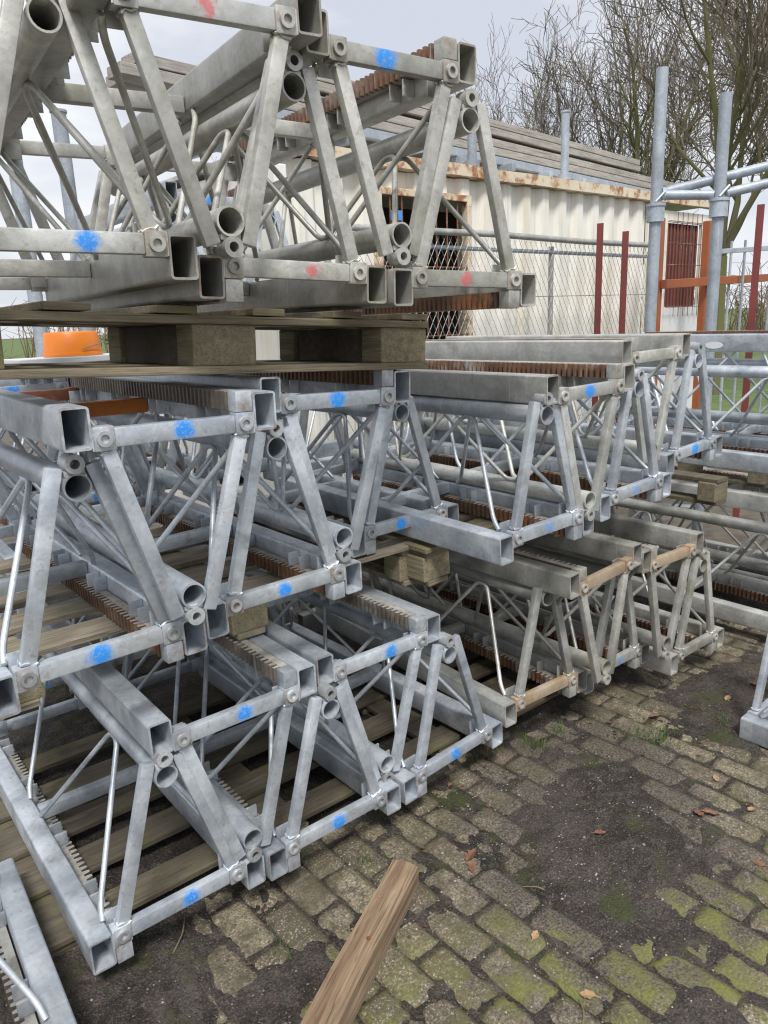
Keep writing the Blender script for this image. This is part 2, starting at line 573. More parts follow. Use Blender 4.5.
def setmat(o, m):
    if not o.data.materials:
        o.data.materials.append(None)
    o.material_slots[0].link = 'OBJECT'
    o.material_slots[0].material = MATS[m] if isinstance(m, str) else m


def tag(o, label=None, cat=None, group=None, kind=None):
    for k_, v_ in (('label', label), ('category', cat), ('group', group), ('kind', kind)):
        if v_:
            o[k_] = v_
    return o


def empty(name, loc=(0, 0, 0), rot=(0, 0, 0)):
    o = bpy.data.objects.new(name, None)
    o.empty_display_size = 0.1
    col.objects.link(o)
    o.location = loc
    o.rotation_euler = rot
    return o


def kids(o):
    return [c for c in bpy.data.objects if c.parent == o]


def copy_tree(o, parent=None, table=None):
    c = o.copy()
    col.objects.link(c)
    if parent:
        c.parent = parent
    for ch in table.get(o.name, []):
        copy_tree(ch, c, table)
    return c


def rrect(cx, cz, w_, h_, r, seg=3):
    pts = []
    for sx, sz, a0 in ((1, 1, 0), (-1, 1, 90), (-1, -1, 180), (1, -1, 270)):
        for i in range(seg + 1):
            a = R(a0 + 90 * i / seg)
            pts.append((cx + sx * (w_ / 2 - r) + r * math.cos(a), cz + sz * (h_ / 2 - r) + r * math.sin(a)))
    return pts


def circ(cx, cz, r, n=20):
    return [(cx + r * math.cos(2 * math.pi * i / n), cz + r * math.sin(2 * math.pi * i / n)) for i in range(n)]


# ================================================================== ground
random.seed(5)
big = MB()
g = 8
# one sheet to the horizon, dropped a little under the paving
big.add([(-400, -400, GZ - 0.075), (400, -400, GZ - 0.075), (400, 400, GZ - 0.075), (-400, 400, GZ - 0.075)], [(0, 1, 2, 3)])
o = big.build('ground', 'yard')
tag(o, kind='structure')

PX0, PX1, PY0, PY1 = -1.6, 4.6, -2.0, 2.2


def sm(a, b, x):
    t = max(0.0, min(1.0, (x - a) / (b - a)))
    return t * t * (3 - 2 * t)


from mathutils import noise as mnoise


def dirt_h(x, y):
    """height of the soil above the paver tops (negative: only in the joints)"""
    n1 = mnoise.noise(Vector((x * 2.3, y * 2.3, 3.1)))
    n2 = mnoise.noise(Vector((x * 7.0, y * 7.0, 9.7)))
    n3 = mnoise.noise(Vector((x * 23.0, y * 23.0, 1.7)))
    n4 = mnoise.noise(Vector((x * 55.0, y * 55.0, 6.3)))
    n5 = mnoise.noise(Vector((x * 14.0 + 3.0, y * 14.0, 5.5)))
    h = -0.0072 + 0.005 * n1 + 0.006 * n2 + 0.006 * n5 + 0.006 * n3 + 0.0035 * n4
    big_ = mnoise.noise(Vector((x * 1.1 + 4.0, y * 1.1, 2.2)))
    h += 0.004 * max(0.0, big_) - 0.0012
    # the bare patch in the middle of the yard
    dx, dy = x - 1.36, y + 0.50
    ca, sa = math.cos(R(-38)), math.sin(R(-38))
    e = math.hypot((dx * ca - dy * sa) / 0.66, (dx * sa + dy * ca) / 0.40) + 0.25 * n1 + 0.22 * n2 + 0.10 * n3
    h += 0.021 * (1 - sm(0.25, 0.95, e))
    # leaf mould under the right hand stack
    e2 = math.hypot((x - 2.72) / 0.55, (y + 0.42) / 0.34) + 0.25 * n1
    h += 0.03 * (1 - sm(0.6, 1.15, e2))
    e3 = math.hypot((x - 0.18) / 0.5, (y + 0.30) / 0.10) + 0.5 * n1
    h += 0.012 * (1 - sm(0.5, 1.2, e3))
    # black earth under the stacks
    h += 0.026 * sm(0.04, 0.28, y - 0.05 * n1 - 0.02)
    e4 = math.hypot((x + 0.25) / 0.34, (y - 0.15) / 0.42) + 0.2 * n1
    h += 0.028 * (1 - sm(0.7, 1.1, e4))
    h += 0.010 * max(0, n1) * sm(-0.2, 0.3, n2)
    return h


pv = bpy.data.meshes.new('paving')
bm = bmesh.new()
tone = bm.verts.layers.float.new('tone')
BL, BW = 0.232, 0.118
rotp = Matrix.Rotation(R(2.0), 3, 'Z')
nx = int((PX1 - PX0) / BW) + 3
ny = int((PY1 - PY0) / BL) + 3
for i in range(nx):
    for j in range(ny):
        px = PX0 + i * BW
        py = PY0 + (j + (0.5 if i % 2 else 0.0)) * BL
        if py > 0.75 and px < 3.4:
            continue
        px += random.uniform(-.003, .003)
        py += random.uniform(-.005, .005)
        hz = random.gauss(0, 0.0038)
        tx, ty = random.gauss(0, 0.012), random.gauss(0, 0.012)
        rz = random.gauss(0, 0.012)
        t = random.random()
        L_, W_ = BL - 0.010 + random.uniform(-.004, .003), BW - 0.009 + random.uniform(-.003, .003)
        M3 = rotp @ Matrix.Rotation(rz, 3, 'Z')
        # top grid with crumbled rounded rim
        gx, gy = 5, 9
        grid = []
        for a in range(gx + 1):
            row = []
            for b_ in range(gy + 1):
                u_, v_ = a / gx * 2 - 1, b_ / gy * 2 - 1
                ex = max(abs(u_), 0)
                ey = max(abs(v_), 0)
                lx, ly = u_ * W_ / 2, v_ * L_ / 2
                z = 0.0
                rim = max(sm(0.70, 1.0, ex), sm(0.84, 1.0, ey))
                nn = mnoise.noise(Vector((px * 5 + lx * 38, py * 5 + ly * 38, 4.0)))
                z -= rim * (0.0075 + 0.006 * nn)
                z += 0.0022 * nn
                cc = sm(0.7, 1.0, ex) * sm(0.82, 1.0, ey)
                lx *= 1 - 0.05 * cc + 0.03 * nn * rim
                ly *= 1 - 0.025 * cc + 0.02 * nn * rim
                z += hz + tx * lx + ty * ly
                p = M3 @ Vector((lx, ly, 0))
                q = rotp @ Vector((px, py, 0))
                vv = bm.verts.new((q.x + p.x, q.y + p.y, GZ + z))
                vv[tone] = t
                row.append(vv)
            grid.append(row)
        for a in range(gx):
            for b_ in range(gy):
                bm.faces.new((grid[a][b_], grid[a + 1][b_], grid[a + 1][b_ + 1], grid[a][b_ + 1]))
        # side skirt
        loop = [grid[a][0] for a in range(gx + 1)] + [grid[gx][b_] for b_ in range(1, gy + 1)] + \
               [grid[a][gy] for a in range(gx - 1, -1, -1)] + [grid[0][b_] for b_ in range(gy - 1, 0, -1)]
        low = []
        for q in loop:
            vv = bm.verts.new((q.co.x, q.co.y, GZ - 0.06))
            vv[tone] = t
            low.append(vv)
        for a in range(len(loop)):
            b_ = (a + 1) % len(loop)
            bm.faces.new((loop[b_], loop[a], low[a], low[b_]))
bm.to_mesh(pv)
bm.free()
for p in pv.polygons:
    p.use_smooth = True
o = link('paving', pv, 'brick')
tag(o, kind='structure')

so_ = MB()
NX, NY = 520, 360
SX0, SX1, SY0, SY1 = -1.7, 4.7, -2.1, 2.4
vs, fs = [], []
for i in range(NX + 1):
    for j in range(NY + 1):
        # finer towards the camera
        x = SX0 + (SX1 - SX0) * i / NX
        y = SY0 + (SY1 - SY0) * j / NY
        vs.append((x, y, GZ + dirt_h(x, y)))
for i in range(NX):
    for j in range(NY):
        a = i * (NY + 1) + j
        fs.append((a, a + NY + 1, a + NY + 2, a + 1))
me = bpy.data.meshes.new('soil')
me.from_pydata(vs, [], fs)
for p in me.polygons:
    p.use_smooth = True
o = link('soil', me, 'soil')
tag(o, kind='structure')

lawn = MB()
lawn.add([(8.5, -6, GZ - 0.06), (300, -250, GZ - 0.06), (300, 300, GZ - 0.06), (11, 300, GZ - 0.06), (11, 3.2, GZ - 0.06)], [(0, 1, 2, 3, 4)])
o = lawn.build('lawn', 'grass')
tag(o, kind='structure')

# ================================================================== mast sections
LEN = 1.505
TW, TH = 0.066, 0.10      # chord tube
AR = 0.034                # apex tube radius
mesh_cache = {}


def rod_path(P0, P1, n=1):
    return [P0, P1]


def bend(points, rad=0.03, n=4):
    """polyline with rounded corners"""
    P = [Vector(p) for p in points]
    res = [P[0]]
    for i in range(1, len(P) - 1):
        a, b, c = P[i - 1], P[i], P[i + 1]
        d1, d2 = (a - b), (c - b)
        r_ = min(rad, d1.length * .45, d2.length * .45)
        s0, s1 = b + d1.normalized() * r_, b + d2.normalized() * r_
        for k_ in range(n + 1):
            t = k_ / n
            res.append((1 - t) ** 2 * s0 + 2 * t * (1 - t) * b + t * t * s1)
    res.append(P[-1])
    return res


def mast_proto(W, H, s, rk, style, rack):
    """s=+1 apex up, -1 apex down; rk=+1 rack on the right chord. Local: x across, y along, z up, chord centres at z=0"""
    key = (W, H, s, rk)
    root = empty('mast_section')
    built = {}

    def part(name, mb, m, parent=root, smooth=30):
        i = built.get(name, 0)
        built[name] = i + 1
        k_ = key + (name, i)
        if k_ not in mesh_cache:
            me = mb().mesh(name, smooth)
            me.materials.append(None)
            mesh_cache[k_] = me
        return link(name, mesh_cache[k_], m, parent)

    wt = 0.0055
    hw = W / 2
    # chords
    for sx in (-1, 1):
        part('chord_tube', lambda: MB().hollow(rrect(sx * hw, 0, TW, TH, .009), rrect(sx * hw, 0, TW - 2 * wt, TH - 2 * wt, .005), 0, LEN), style)
    # apex tube
    part('apex_tube', lambda: MB().hollow(circ(0, s * H, AR), circ(0, s * H, AR - .005), 0.002, LEN - .002), style, smooth=50)
    yb = 0.0
    # end frames and middle bar
    bz = s * 0.0275
    for fi, y in enumerate((0.004, LEN / 2, LEN - 0.034)):
        if fi == 1:
            part('crossbar', lambda: MB().box((0, y, bz), (W - TW - .004, .04, .048), bev=.005), style)
            continue
        front = fi == 0
        yo = 0.0 if front else LEN
        sg = 1 if front else -1

        def barmb():
            b = MB()
            b.box((0, y + .015, bz), (W - TW - 2 * .052, .030, .046), bev=.005)
            for sx in (-1, 1):
                b.box((sx * (hw - TW / 2 - .0265), y + .0145, bz), (.051, .037, .057), bev=.003)
                # weld seam against the chord
                b.tube([(sx * (hw - TW / 2 - .001), y - .003, bz - .026), (sx * (hw - TW / 2 - .001), y - .003, bz + .026)], .003, 6)
            return b
        bar = part('crossbar', barmb, style)
        for sx in (-1, 1):
            xx = sx * (hw - TW / 2 - .0265)
            part('bushing', lambda: MB().hollow(circ(xx, bz, .0185, 18), circ(xx, bz, .0105, 18), yo - .008 * sg, yo + .034 * sg)
                 .tube([(xx, yo + .030 * sg, bz), (xx, yo + .032 * sg, bz)], .0108, 12), 'bore' if style == 'bright' else style, bar, 40)
        # gusset plates behind the bar
        for sx in (-1, 1):
            part('gusset', lambda: MB().box((sx * (hw - TW / 2 - .03), yo + .065 * sg, s * .045), (.056, .006, .065), bev=.002), style)
        # legs
        for sx in (-1, 1):
            def legmb():
                P0 = Vector((sx * (hw - TW / 2 - .034), y + .016, s * .052))
                P1 = Vector((sx * .043, y + .016, s * (H + .052)))
                d = P1 - P0
                rot = Matrix((Vector((d.z, 0, -d.x)).normalized(), Vector((0, 1, 0)), d.normalized())).transposed()
                lb = MB().box((P0 + P1) / 2, (.037, .026, d.length), rot, .005)
                dn = d.normalized()
                for cpt in (P0 + dn * .007,):
                    ring = []
                    for ii in range(17):
                        an_ = 2 * math.pi * ii / 16
                        ex = max(-1, min(1, 1.35 * math.cos(an_))) * .0195
                        ey = max(-1, min(1, 1.35 * math.sin(an_))) * .014
                        ring.append(cpt + rot @ Vector((ex, ey, .003 * math.sin(ii * 2.3))))
                    lb.tube(ring, [.0034 + .0010 * math.sin(ii * 1.9 + sx) for ii in range(17)], 5, False)
                return lb
            part('leg', legmb, style)
        part('apex_bushing', lambda: MB().hollow(circ(0, s * (H + .056), .0235, 18), circ(0, s * (H + .056), .0115, 18), yo - .004 * sg, yo + .045 * sg)
             .tube([(0, yo + .040 * sg, s * (H + .056)), (0, yo + .042 * sg, s * (H + .056))], .0117, 12)
             .box((0, yo + .024 * sg, s * (H + .033)), (.05, .03, .014), bev=.003), 'bore' if style == 'bright' else style, smooth=40)
    # lacing rods: two bent hairpins on each sloping side
    for sx in (-1, 1):
        for y0 in (0.07, 0.07 + 0.755):
            def rodmb():
                xb, zb = sx * (hw - .026), s * .055
                xa, za = sx * .020, s * (H - .030)
                A = (xb, y0 - .01, zb)
                B = (xb - sx * .01, y0 + .025, zb + s * .03)
                C1 = (xa, y0 + .275, za)
                C2 = (xa, y0 + .335, za)
                D = (xb - sx * .01, y0 + .585, zb + s * .03)
                E_ = (xb, y0 + .62, zb)
                return MB().tube(bend([A, B, C1, C2, D, E_], .035), .0085, 8)
            part('brace_rod', rodmb, style, smooth=60)
    # toothed rack on the inner side of one chord, on the outer half
    xi = rk * (hw - TW / 2)
    z0, z1 = (-s) * .054, (-s) * .004
    zc, zh = (z0 + z1) / 2, abs(z1 - z0)

    def rackmb():
        b = MB()
        y0, y1 = .048, LEN - .045
        b.box((xi - rk * .0175, (y0 + y1) / 2, zc), (.025, y1 - y0, zh), bev=.002)
        pitch = .0262
        n = int((y1 - y0) / pitch)
        for i in range(n):
            yy = y0 + (i + .5) * pitch
            xa, xb = xi - rk * .0295, xi - rk * .0505
            q = [(xa, yy - .0088), (xb, yy - .0050), (xb, yy + .0050), (xa, yy + .0088)]
            vs = [(x, y, zc - zh / 2 + .001) for x, y in q] + [(x, y, zc + zh / 2 - .001) for x, y in q]
            b.add(vs, [(0, 1, 5, 4), (1, 2, 6, 5), (2, 3, 7, 6), (4, 5, 6, 7), (3, 2, 1, 0)])
        return b
    rko = part('toothed_rack', rackmb, rack, smooth=25)
    part('rack_stop', lambda: MB().box((xi - rk * .0255, .0235, zc), (.047, .045, zh + .004), bev=.004), style)
    for yy in (.20, .265, .56, .625, .92, .985, 1.28, 1.345):
        part('rack_bracket', lambda: MB().box((xi - rk * .021, yy, z1 + s * .024), (.040, .007, .046), bev=.002), style, rko)
    return root


PROTO = {}
TABLE = {}


def mast(W, H, s, rk, style, rack, loc, yaw, roll, label, front=None, over=None, group='galvanised lattice mast sections stacked in the yard'):
    k_ = (W, H, s, rk, style, rack)
    zoff = -(TH / 2) if s > 0 else -(H + .08)
    if k_ not in PROTO:
        p = mast_proto(W, H, s, rk, style, rack)
        PROTO[k_] = p
        byp = {}
        for q in bpy.data.objects:
            if q.parent:
                byp.setdefault(q.parent.name, []).append(q)
        names = [p.name] + [q.name for q in byp.get(p.name, [])]
        for nme in names:
            TABLE[nme] = list(byp.get(nme, []))
        # origin at the base of the thing
        for q in byp[p.name]:
            q.location = (0, 0, -zoff)
        root = p
    else:
        root = None
    if root is None:
        src = PROTO[k_]
        root = copy_tree(src, None, TABLE)
    up = Matrix.Rotation(yaw, 3, 'Z') @ Matrix.Rotation(-roll, 3, 'Y')
    root.rotation_euler = up.to_euler()
    root.location = Vector(loc) + up @ Vector((0, 0, zoff))
    tag(root, label, 'mast section', group)
    ch = [q for q in bpy.data.objects if q.parent == root]
    if front or over:
        bars = sorted([q for q in ch if q.name.split('.')[0] == 'crossbar'], key=lambda q: sum(v.co.y for v in q.data.vertices) / len(q.data.vertices))
        if front:
            setmat(bars[0], front)
        if over:
            for idx, m in over.items():
                setmat(bars[idx], m)
    return root


W0, H0 = 0.48, 0.4542
W1, H1B, H1M = 0.441, 0.450, 0.435
ST = [
 # kind, W, H, x, y, z, yaw, roll, rack side, style, rack mat, front bar material, label
 ('U', W0, H0, 0.000, 0.000, 0.095, -.004, .003, -1, 'bright', 'rack_grey', 'bright_blue', 'bright galvanised mast section standing apex up at the near left end of the bottom row'),
 ('I', W0, H0, 0.236, -.005, 0.673, -.010, .011, 1, 'bright', 'rack_grey', 'bright_blue', 'apex-down mast section nested over the near left end of the bottom row'),
 ('U', W0, H0, 0.551, -.022, 0.101, .000, .002, -1, 'bright', 'rack_grey', 'bright_blue', 'second apex-up mast section from the left in the bottom row, blue dot on its bar'),
 ('I', W0, H0, 0.809, 0.026, 0.670, .000, .001, 1, 'bright', 'rack_grey', 'bright_blue', 'apex-down mast section with smudged blue dot, second from left in the bottom row'),
 ('U', W0, H0, 1.123, -.003, 0.104, .030, .043, -1, 'bright', 'rack_grey', 'bright_blue', 'apex-up mast section at the right end of the near stack, bottom row'),
 ('U', W1, H1B, 1.659, -.015, 0.182, -.060, .011, 1, 'dull', 'rack_rust', 'rusty_bar', 'dull apex-up mast section with rusty bar, left of the far stack, bottom row'),
 ('I', W1, H1B, 1.878, -.138, 0.729, .010, .053, -1, 'mossy', 'rack_rust', 'rusty_bar', 'apex-down mast section with an orange stained bar in the bottom row of the far stack'),
 ('U', W1, H1B, 2.167, -.021, 0.149, -.006, -.002, 1, 'dull', 'rack_rust', 'dull_faint', 'middle apex-up mast section in the bottom row of the far stack, faint blue mark'),
 ('I', W1, H1B, 2.385, -.143, 0.691, -.009, -.026, -1, 'mossy', 'rack_rust', 'rusty_bar', 'mossy apex-down mast section at the right of the far stack, bottom row'),
 ('U', W1, H1B, 2.674, -.139, 0.106, .000, .002, 1, 'mossy', 'rack_rust', 'mossy', 'mossy apex-up mast section without paint at the right end of the bottom row'),
 ('I', W0, H0, 0.093, -.121, 1.553, -.020, -.016, 1, 'bright', 'rack_grey', 'bright_blue', 'apex-down mast section with an orange crossbar at the near left of the middle row'),
 ('U', W0, H0, -.139, -.062, 0.961, .008, .013, 1, 'bright', 'rack_rust', 'bright_blue', 'apex-up mast section cut by the left picture edge in the middle row'),
 ('U', W0, H0, 0.429, -.019, 0.972, .005, .008, 1, 'bright', 'rack_rust', 'bright_blue', 'second apex-up mast section from the left in the middle row'),
 ('I', W0, H0, 0.658, -.019, 1.568, -.010, -.035, 1, 'bright', 'rack_rust', 'bright_blue', 'apex-down mast section with a rusty rack right under the pallet end, middle row'),
 ('U', W0, H0, 1.158, 0.279, 0.974, -.015, .017, -1, 'bright', 'rack_rust', 'bright_blue', 'set-back apex-up mast section at the right end of the near stack, middle row'),
 ('U', W1, H1M, 1.416, -.202, 0.991, -.031, .039, 1, 'bright', 'rack_rust', 'bright_faint', 'protruding apex-up mast section at the left of the far stack, middle row'),
 ('I', W1, H1M, 1.636, -.212, 1.515, -.017, .017, 1, 'dull', 'rack_rust', 'dull_blue', 'apex-down mast section with a long rusty rack on top of the far stack'),
 ('U', W1, H1M, 1.994, -.187, 1.029, .004, .035, 1, 'bright', 'rack_rust', 'bright_faint', 'middle apex-up mast section in the middle row of the far stack'),
 ('I', W1, H1M, 2.275, -.076, 1.602, -.014, .018, -1, 'dull', 'rack_rust', 'mossy', 'unpainted apex-down mast section topping the right of the far stack'),
 ('U', W1, H1M, 2.618, -.089, 1.098, .015, .047, 1, 'bright', 'rack_rust', 'bright_blue', 'apex-up mast section at the right end of the middle row with a blue dot'),
 ('U', W0, H0, -.104, -.132, 1.929, -.095, -.014, -1, 'mossy', 'rack_rust', 'dull_blue', 'weathered apex-up mast section with a big blue dot at the left of the top row'),
 ('I', W0, H0, 0.212, -.240, 2.452, -.090, .014, -1, 'mossy', 'rack_rust', 'dull_red', 'weathered apex-down mast section reaching out of the picture top'),
 ('U', W0, H0, 0.446, -.160, 1.872, -.070, -.043, -1, 'mossy', 'rack_rust', 'mossy_red', 'weathered apex-up mast section with a red scribble in the middle of the top row'),
 ('I', W0, H0, 0.759, -.209, 2.444, -.065, -.006, 1, 'mossy', 'rack_rust', 'mossy_blue', 'weathered apex-down mast section with faded blue smear in the top row'),
 ('U', W0, H0, 0.993, -.230, 1.846, -.088, -.026, 1, 'mossy', 'rack_rust', 'mossy_red', 'weathered apex-up mast section with faint red mark, right end of top row'),
]
for (kd, W, H, x, y, z, yaw, roll, rk, sty, rack, front, label) in ST:
    over = {1: 'orange_paint', 2: 'rust_bar'} if 'orange crossbar' in label else None
    mast(W, H, 1 if kd == 'U' else -1, rk, sty, rack, (x, y, z), yaw, roll, label, front, over)

# sections further back and to the sides
BACK = [
 ('U', -.10, 1.75, .965, 'bright', 'apex-up mast section behind the left of the near stack, middle height'),
 ('I', .18, 1.72, 1.555, 'bright', 'apex-down mast section behind the left of the near stack, middle height'),
 ('U', .46, 1.77, .965, 'bright', 'apex-up mast section behind the middle of the near stack, middle height'),
 ('I', .74, 1.75, 1.555, 'dull', 'apex-down mast section behind the right of the near stack, middle height'),
 ('U', 1.02, 1.78, .965, 'bright', 'apex-up mast section behind the right of the near stack, middle height'),
 ('U', .05, 1.76, .100, 'bright', 'apex-up mast section on the ground behind the left of the near stack'),
 ('I', .33, 1.74, .672, 'bright', 'apex-down mast section near the ground behind the left of the near stack'),
 ('U', .61, 1.77, .100, 'dull', 'apex-up mast section on the ground behind the middle of the near stack'),
 ('I', .89, 1.74, .672, 'dull', 'apex-down mast section near the ground behind the right of the near stack'),
 ('U', 1.08, 1.95, 1.86, 'bright', 'bright apex-up mast section seen through the middle of the top row'),
 ('U', 1.63, 1.9, 1.86, 'bright', 'bright apex-up mast section seen through the right of the top row'),
 ('I', 1.35, 1.98, 2.44, 'bright', 'apex-down mast section seen through the right of the top row'),
]
for kd, x, y, z, sty, label in BACK:
    mast(W0, H0, 1 if kd == 'U' else -1, 1, sty, 'rack_rust', (x, y, z), -.03, 0.0, label)
mast(W0, H0, 1, 1, 'bright', 'rack_rust', (1.50, 1.86, .97), -math.pi / 2, 0, 'mast section lying crosswise behind the far stack at middle height')
mast(W0, H0, 1, 1, 'dull', 'rack_rust', (1.45, 1.84, .10), -math.pi / 2, 0, 'mast section lying crosswise on the ground behind the far stack')
SIDE = [
 ('U', 3.57, -.36, .950, 'bright', 'apex-up mast section leaving the right picture edge at middle height'),
 ('I', 3.85, -.36, 1.56, 'bright', 'apex-down mast section leaving the right picture edge level with the pallet top'),
 ('U', 4.13, -.34, .950, 'bright', 'second apex-up mast section behind the one leaving the right edge'),
 ('U', 3.59, -.38, .070, 'dull', 'apex-up mast section with a rusty rack leaving the right edge near the ground'),
 ('I', 3.87, -.38, .660, 'dull', 'apex-down mast section leaving the right picture edge under the pallet'),
 ('U', 4.15, -.36, .070, 'dull', 'far apex-up mast section near the ground by the right edge'),
]
for kd, x, y, z, sty, label in SIDE:
    if True:
        sdm = mast(W0, H0, 1 if kd == 'U' else -1, 1, sty, 'rack_rust', (x, y, z), -.01, 0.0, label)
for q in list(bpy.data.objects):
    if q.get('label') == 'apex-down mast section leaving the right picture edge level with the pallet top':
        for yy in (.72, .86):
            el = [(.052 * math.cos(2 * math.pi * i / 24), .019 * math.sin(2 * math.pi * i / 24)) for i in range(24)]
            b = MB()
            vs = [(-W0 / 2 - TW / 2 - .004 * k_ + .001, yy + a, H0 + .08 - .012 + c) for k_ in (0, 1) for a, c in el]
            b.add(vs, [tuple(range(24)), tuple(range(47, 23, -1))] + [(i, (i + 1) % 24, 24 + (i + 1) % 24, 24 + i) for i in range(24)])
            b.build('pale_oval', 'white_panel', q)  # flat pale oval on the side of the left chord
mast(W0, H0, 1, 1, 'bright', 'rack_grey', (2.60, -2.04, GZ + .055), .02, 0, 'bright mast section on the paving, cut by the right picture edge', None)
mast(W0, H0, 1, 1, 'bright', 'rack_grey', (-.68, -.98, GZ + .16), -.044, 0, 'bright mast section cut by the bottom left picture corner', None)

# ================================================================== pallets
def pallet(loc, w_, d_, h_, label, roll=0.0, yaw=0.0, nb=6, m1='pallet', m2='pallet_block', bw=.19, group='wooden pallets under the mast sections'):
    root = empty('pallet', loc)
    root.rotation_euler = (Matrix.Rotation(yaw, 3, 'Z') @ Matrix.Rotation(-roll, 3, 'Y')).to_euler()
    tag(root, label, 'pallet', group)
    t = .021
    ys = (0.06, d_ / 2, d_ - .06)
    for yi, yy in enumerate(ys):
        MB().box((0, yy, t / 2), (w_, .115, t), bev=.003).build('bottom_board', m1, root)
        MB().box((0, yy, h_ - 1.6 * t), (w_, .115, t), bev=.003).build('stringer_board', m1, root)
        for sx in (-1, 0, 1):
            if yi == 1:
                continue
            hb = h_ - 3.1 * t
            MB().box((sx * (w_ / 2 - bw / 2) + random.uniform(-.006, .006), yy + random.uniform(-.005, .005), t + hb / 2), (bw, .10, hb), bev=.005).build('block', m2, root)
    for sx in (-1, 0, 1):
        hb = h_ - 3.1 * t
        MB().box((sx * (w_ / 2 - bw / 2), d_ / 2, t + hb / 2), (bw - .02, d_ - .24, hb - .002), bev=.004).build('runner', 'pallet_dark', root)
    for i in range(nb):
        xx = -w_ / 2 + .06 + (w_ - .12) * i / (nb - 1)
        MB().box((xx, d_ / 2, h_ - t / 2), (.105 + random.uniform(-.01, .01), d_, t - .002), bev=.003).build('deck_board', m1, root)
    return root


def pallet_x(loc, w_, d_, h_, label, roll=0.0, yaw=0.0, nb=6, m1='pallet_light', m2='pallet_block', bw=.14, group='wooden pallets under the mast sections'):
    """pallet whose deck boards run along x"""
    root = empty('pallet', loc)
    root.rotation_euler = (Matrix.Rotation(yaw, 3, 'Z') @ Matrix.Rotation(-roll, 3, 'Y')).to_euler()
    tag(root, label, 'pallet', group)
    t = .021
    for sx in (-1, 0, 1):
        xx = sx * (w_ / 2 - bw / 2)
        MB().box((xx, d_ / 2, t / 2), (bw * .75, d_, t), bev=.003).build('bottom_board', m1, root)
        MB().box((xx, d_ / 2, h_ - 1.6 * t), (bw * .8, d_, t), bev=.003).build('stringer_board', m1, root)
        for yy in (.055, d_ / 2, d_ - .055):
            hb = h_ - 3.1 * t
            MB().box((xx, yy, t + hb / 2), (bw, .10, hb), bev=.005).build('block', m2, root)
    for i in range(nb):
        yy = .055 + (d_ - .11) * i / max(1, nb - 1) + random.uniform(-.006, .006)
        rr = Matrix.Rotation(random.uniform(-.008, .008), 3, 'Z')
        MB().box((0, yy, h_ - t / 2), (w_ + random.uniform(-.02, .01), .125 + random.uniform(-.012, .012), t - .002), rr, bev=.003).build('deck_board', m1, root)
    return root


pallet((.285, -.03, 1.645), 1.44, .62, .172, 'thick weathered pallet carrying the top row of mast sections', roll=-.052, m1='pallet', bw=.185)
pallet_x((.46, .30, .735), 1.62, 1.0, .172, 'grey boarded pallet between bottom and middle row of the near stack', nb=5)
pallet_x((.50, .20, GZ + .002), 1.70, 1.1, .09, 'low shade-darkened pallet under the bottom row of the near stack', m1='pallet_mid', nb=5)
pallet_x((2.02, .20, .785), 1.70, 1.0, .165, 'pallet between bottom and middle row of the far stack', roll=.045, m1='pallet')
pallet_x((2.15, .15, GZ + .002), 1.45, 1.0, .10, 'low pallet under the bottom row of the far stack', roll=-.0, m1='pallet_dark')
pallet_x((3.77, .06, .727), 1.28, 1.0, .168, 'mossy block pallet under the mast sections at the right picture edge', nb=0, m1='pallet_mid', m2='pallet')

# ================================================================== timber beam
tb = empty('timber_beam', (0, 0, 0))
P0, P1 = Vector((.10, -.533, GZ)), Vector((.665, -.2285, GZ))
dr = (P1 - P0).normalized()
P0 = P1 - dr * 0.95
ang = math.atan2(dr.y, dr.x)
bm = bmesh.new()
n = 60
ln, wd, ht = 0.95, .090, .085
rings = []
for i in range(n + 1):
    x = ln * i / n
    ring = []
    for (cy, cz) in ((-.5, 0), (-.5, .25), (-.5, .5), (-.5, .75), (-.485, 1), (-.22, 1), (0, 1), (.22, 1), (.485, 1), (.5, .75), (.5, .5), (.5, .25), (.5, 0)):
        nn = mnoise.noise(Vector((x * 3, cy * 4, cz * 4 + 7)))
        n2 = mnoise.noise(Vector((x * 1.5, cy * 30, cz * 30)))
        yy = cy * wd + .004 * nn
        zz = cz * ht + .003 * nn + (.0035 * n2 if cz > .5 else 0)
        # wane along the right hand arris and a gouge in the top
        if cy < -.3 and cz >= .75:
            zz -= .010 * max(0, mnoise.noise(Vector((x * 2.2, 3, 5)))) + .004
        if abs(cy) < .3 and cz == 1:
            zz -= .007 * max(0, math.sin(x * 7.0)) * (1 if .2 < x < .75 else 0)
        ring.append(bm.verts.new((x + (.006 * nn if i in (0, n) else 0), yy, zz)))
    rings.append(ring)
for i in range(n):
    for j in range(len(rings[0])):
        k_ = (j + 1) % len(rings[0])
        bm.faces.new((rings[i][j], rings[i + 1][j], rings[i + 1][k_], rings[i][k_]))
bm.faces.new(rings[0])
bm.faces.new(rings[-1][::-1])
bmesh.ops.recalc_face_normals(bm, faces=bm.faces)
me = bpy.data.meshes.new('timber_beam')
bm.to_mesh(me)
bm.free()
bpy.data.objects.remove(tb)
for p in me.polygons:
    p.use_smooth = True
me.set_sharp_from_angle(angle=R(40))
tb = link('timber_beam', me, 'timber')
tb.location = (P0.x, P0.y, GZ + .004)
tb.rotation_euler = (0, 0, ang)
tag(tb, 'old brown squared timber beam lying on the paving', 'timber beam')
for bx, by in ((.78, .022), (.62, -.012)):
    q = MB().tube([(bx, by, ht - .004), (bx, by, ht + .003)], .007, 10).build('nail_head', 'rust_bar', tb)

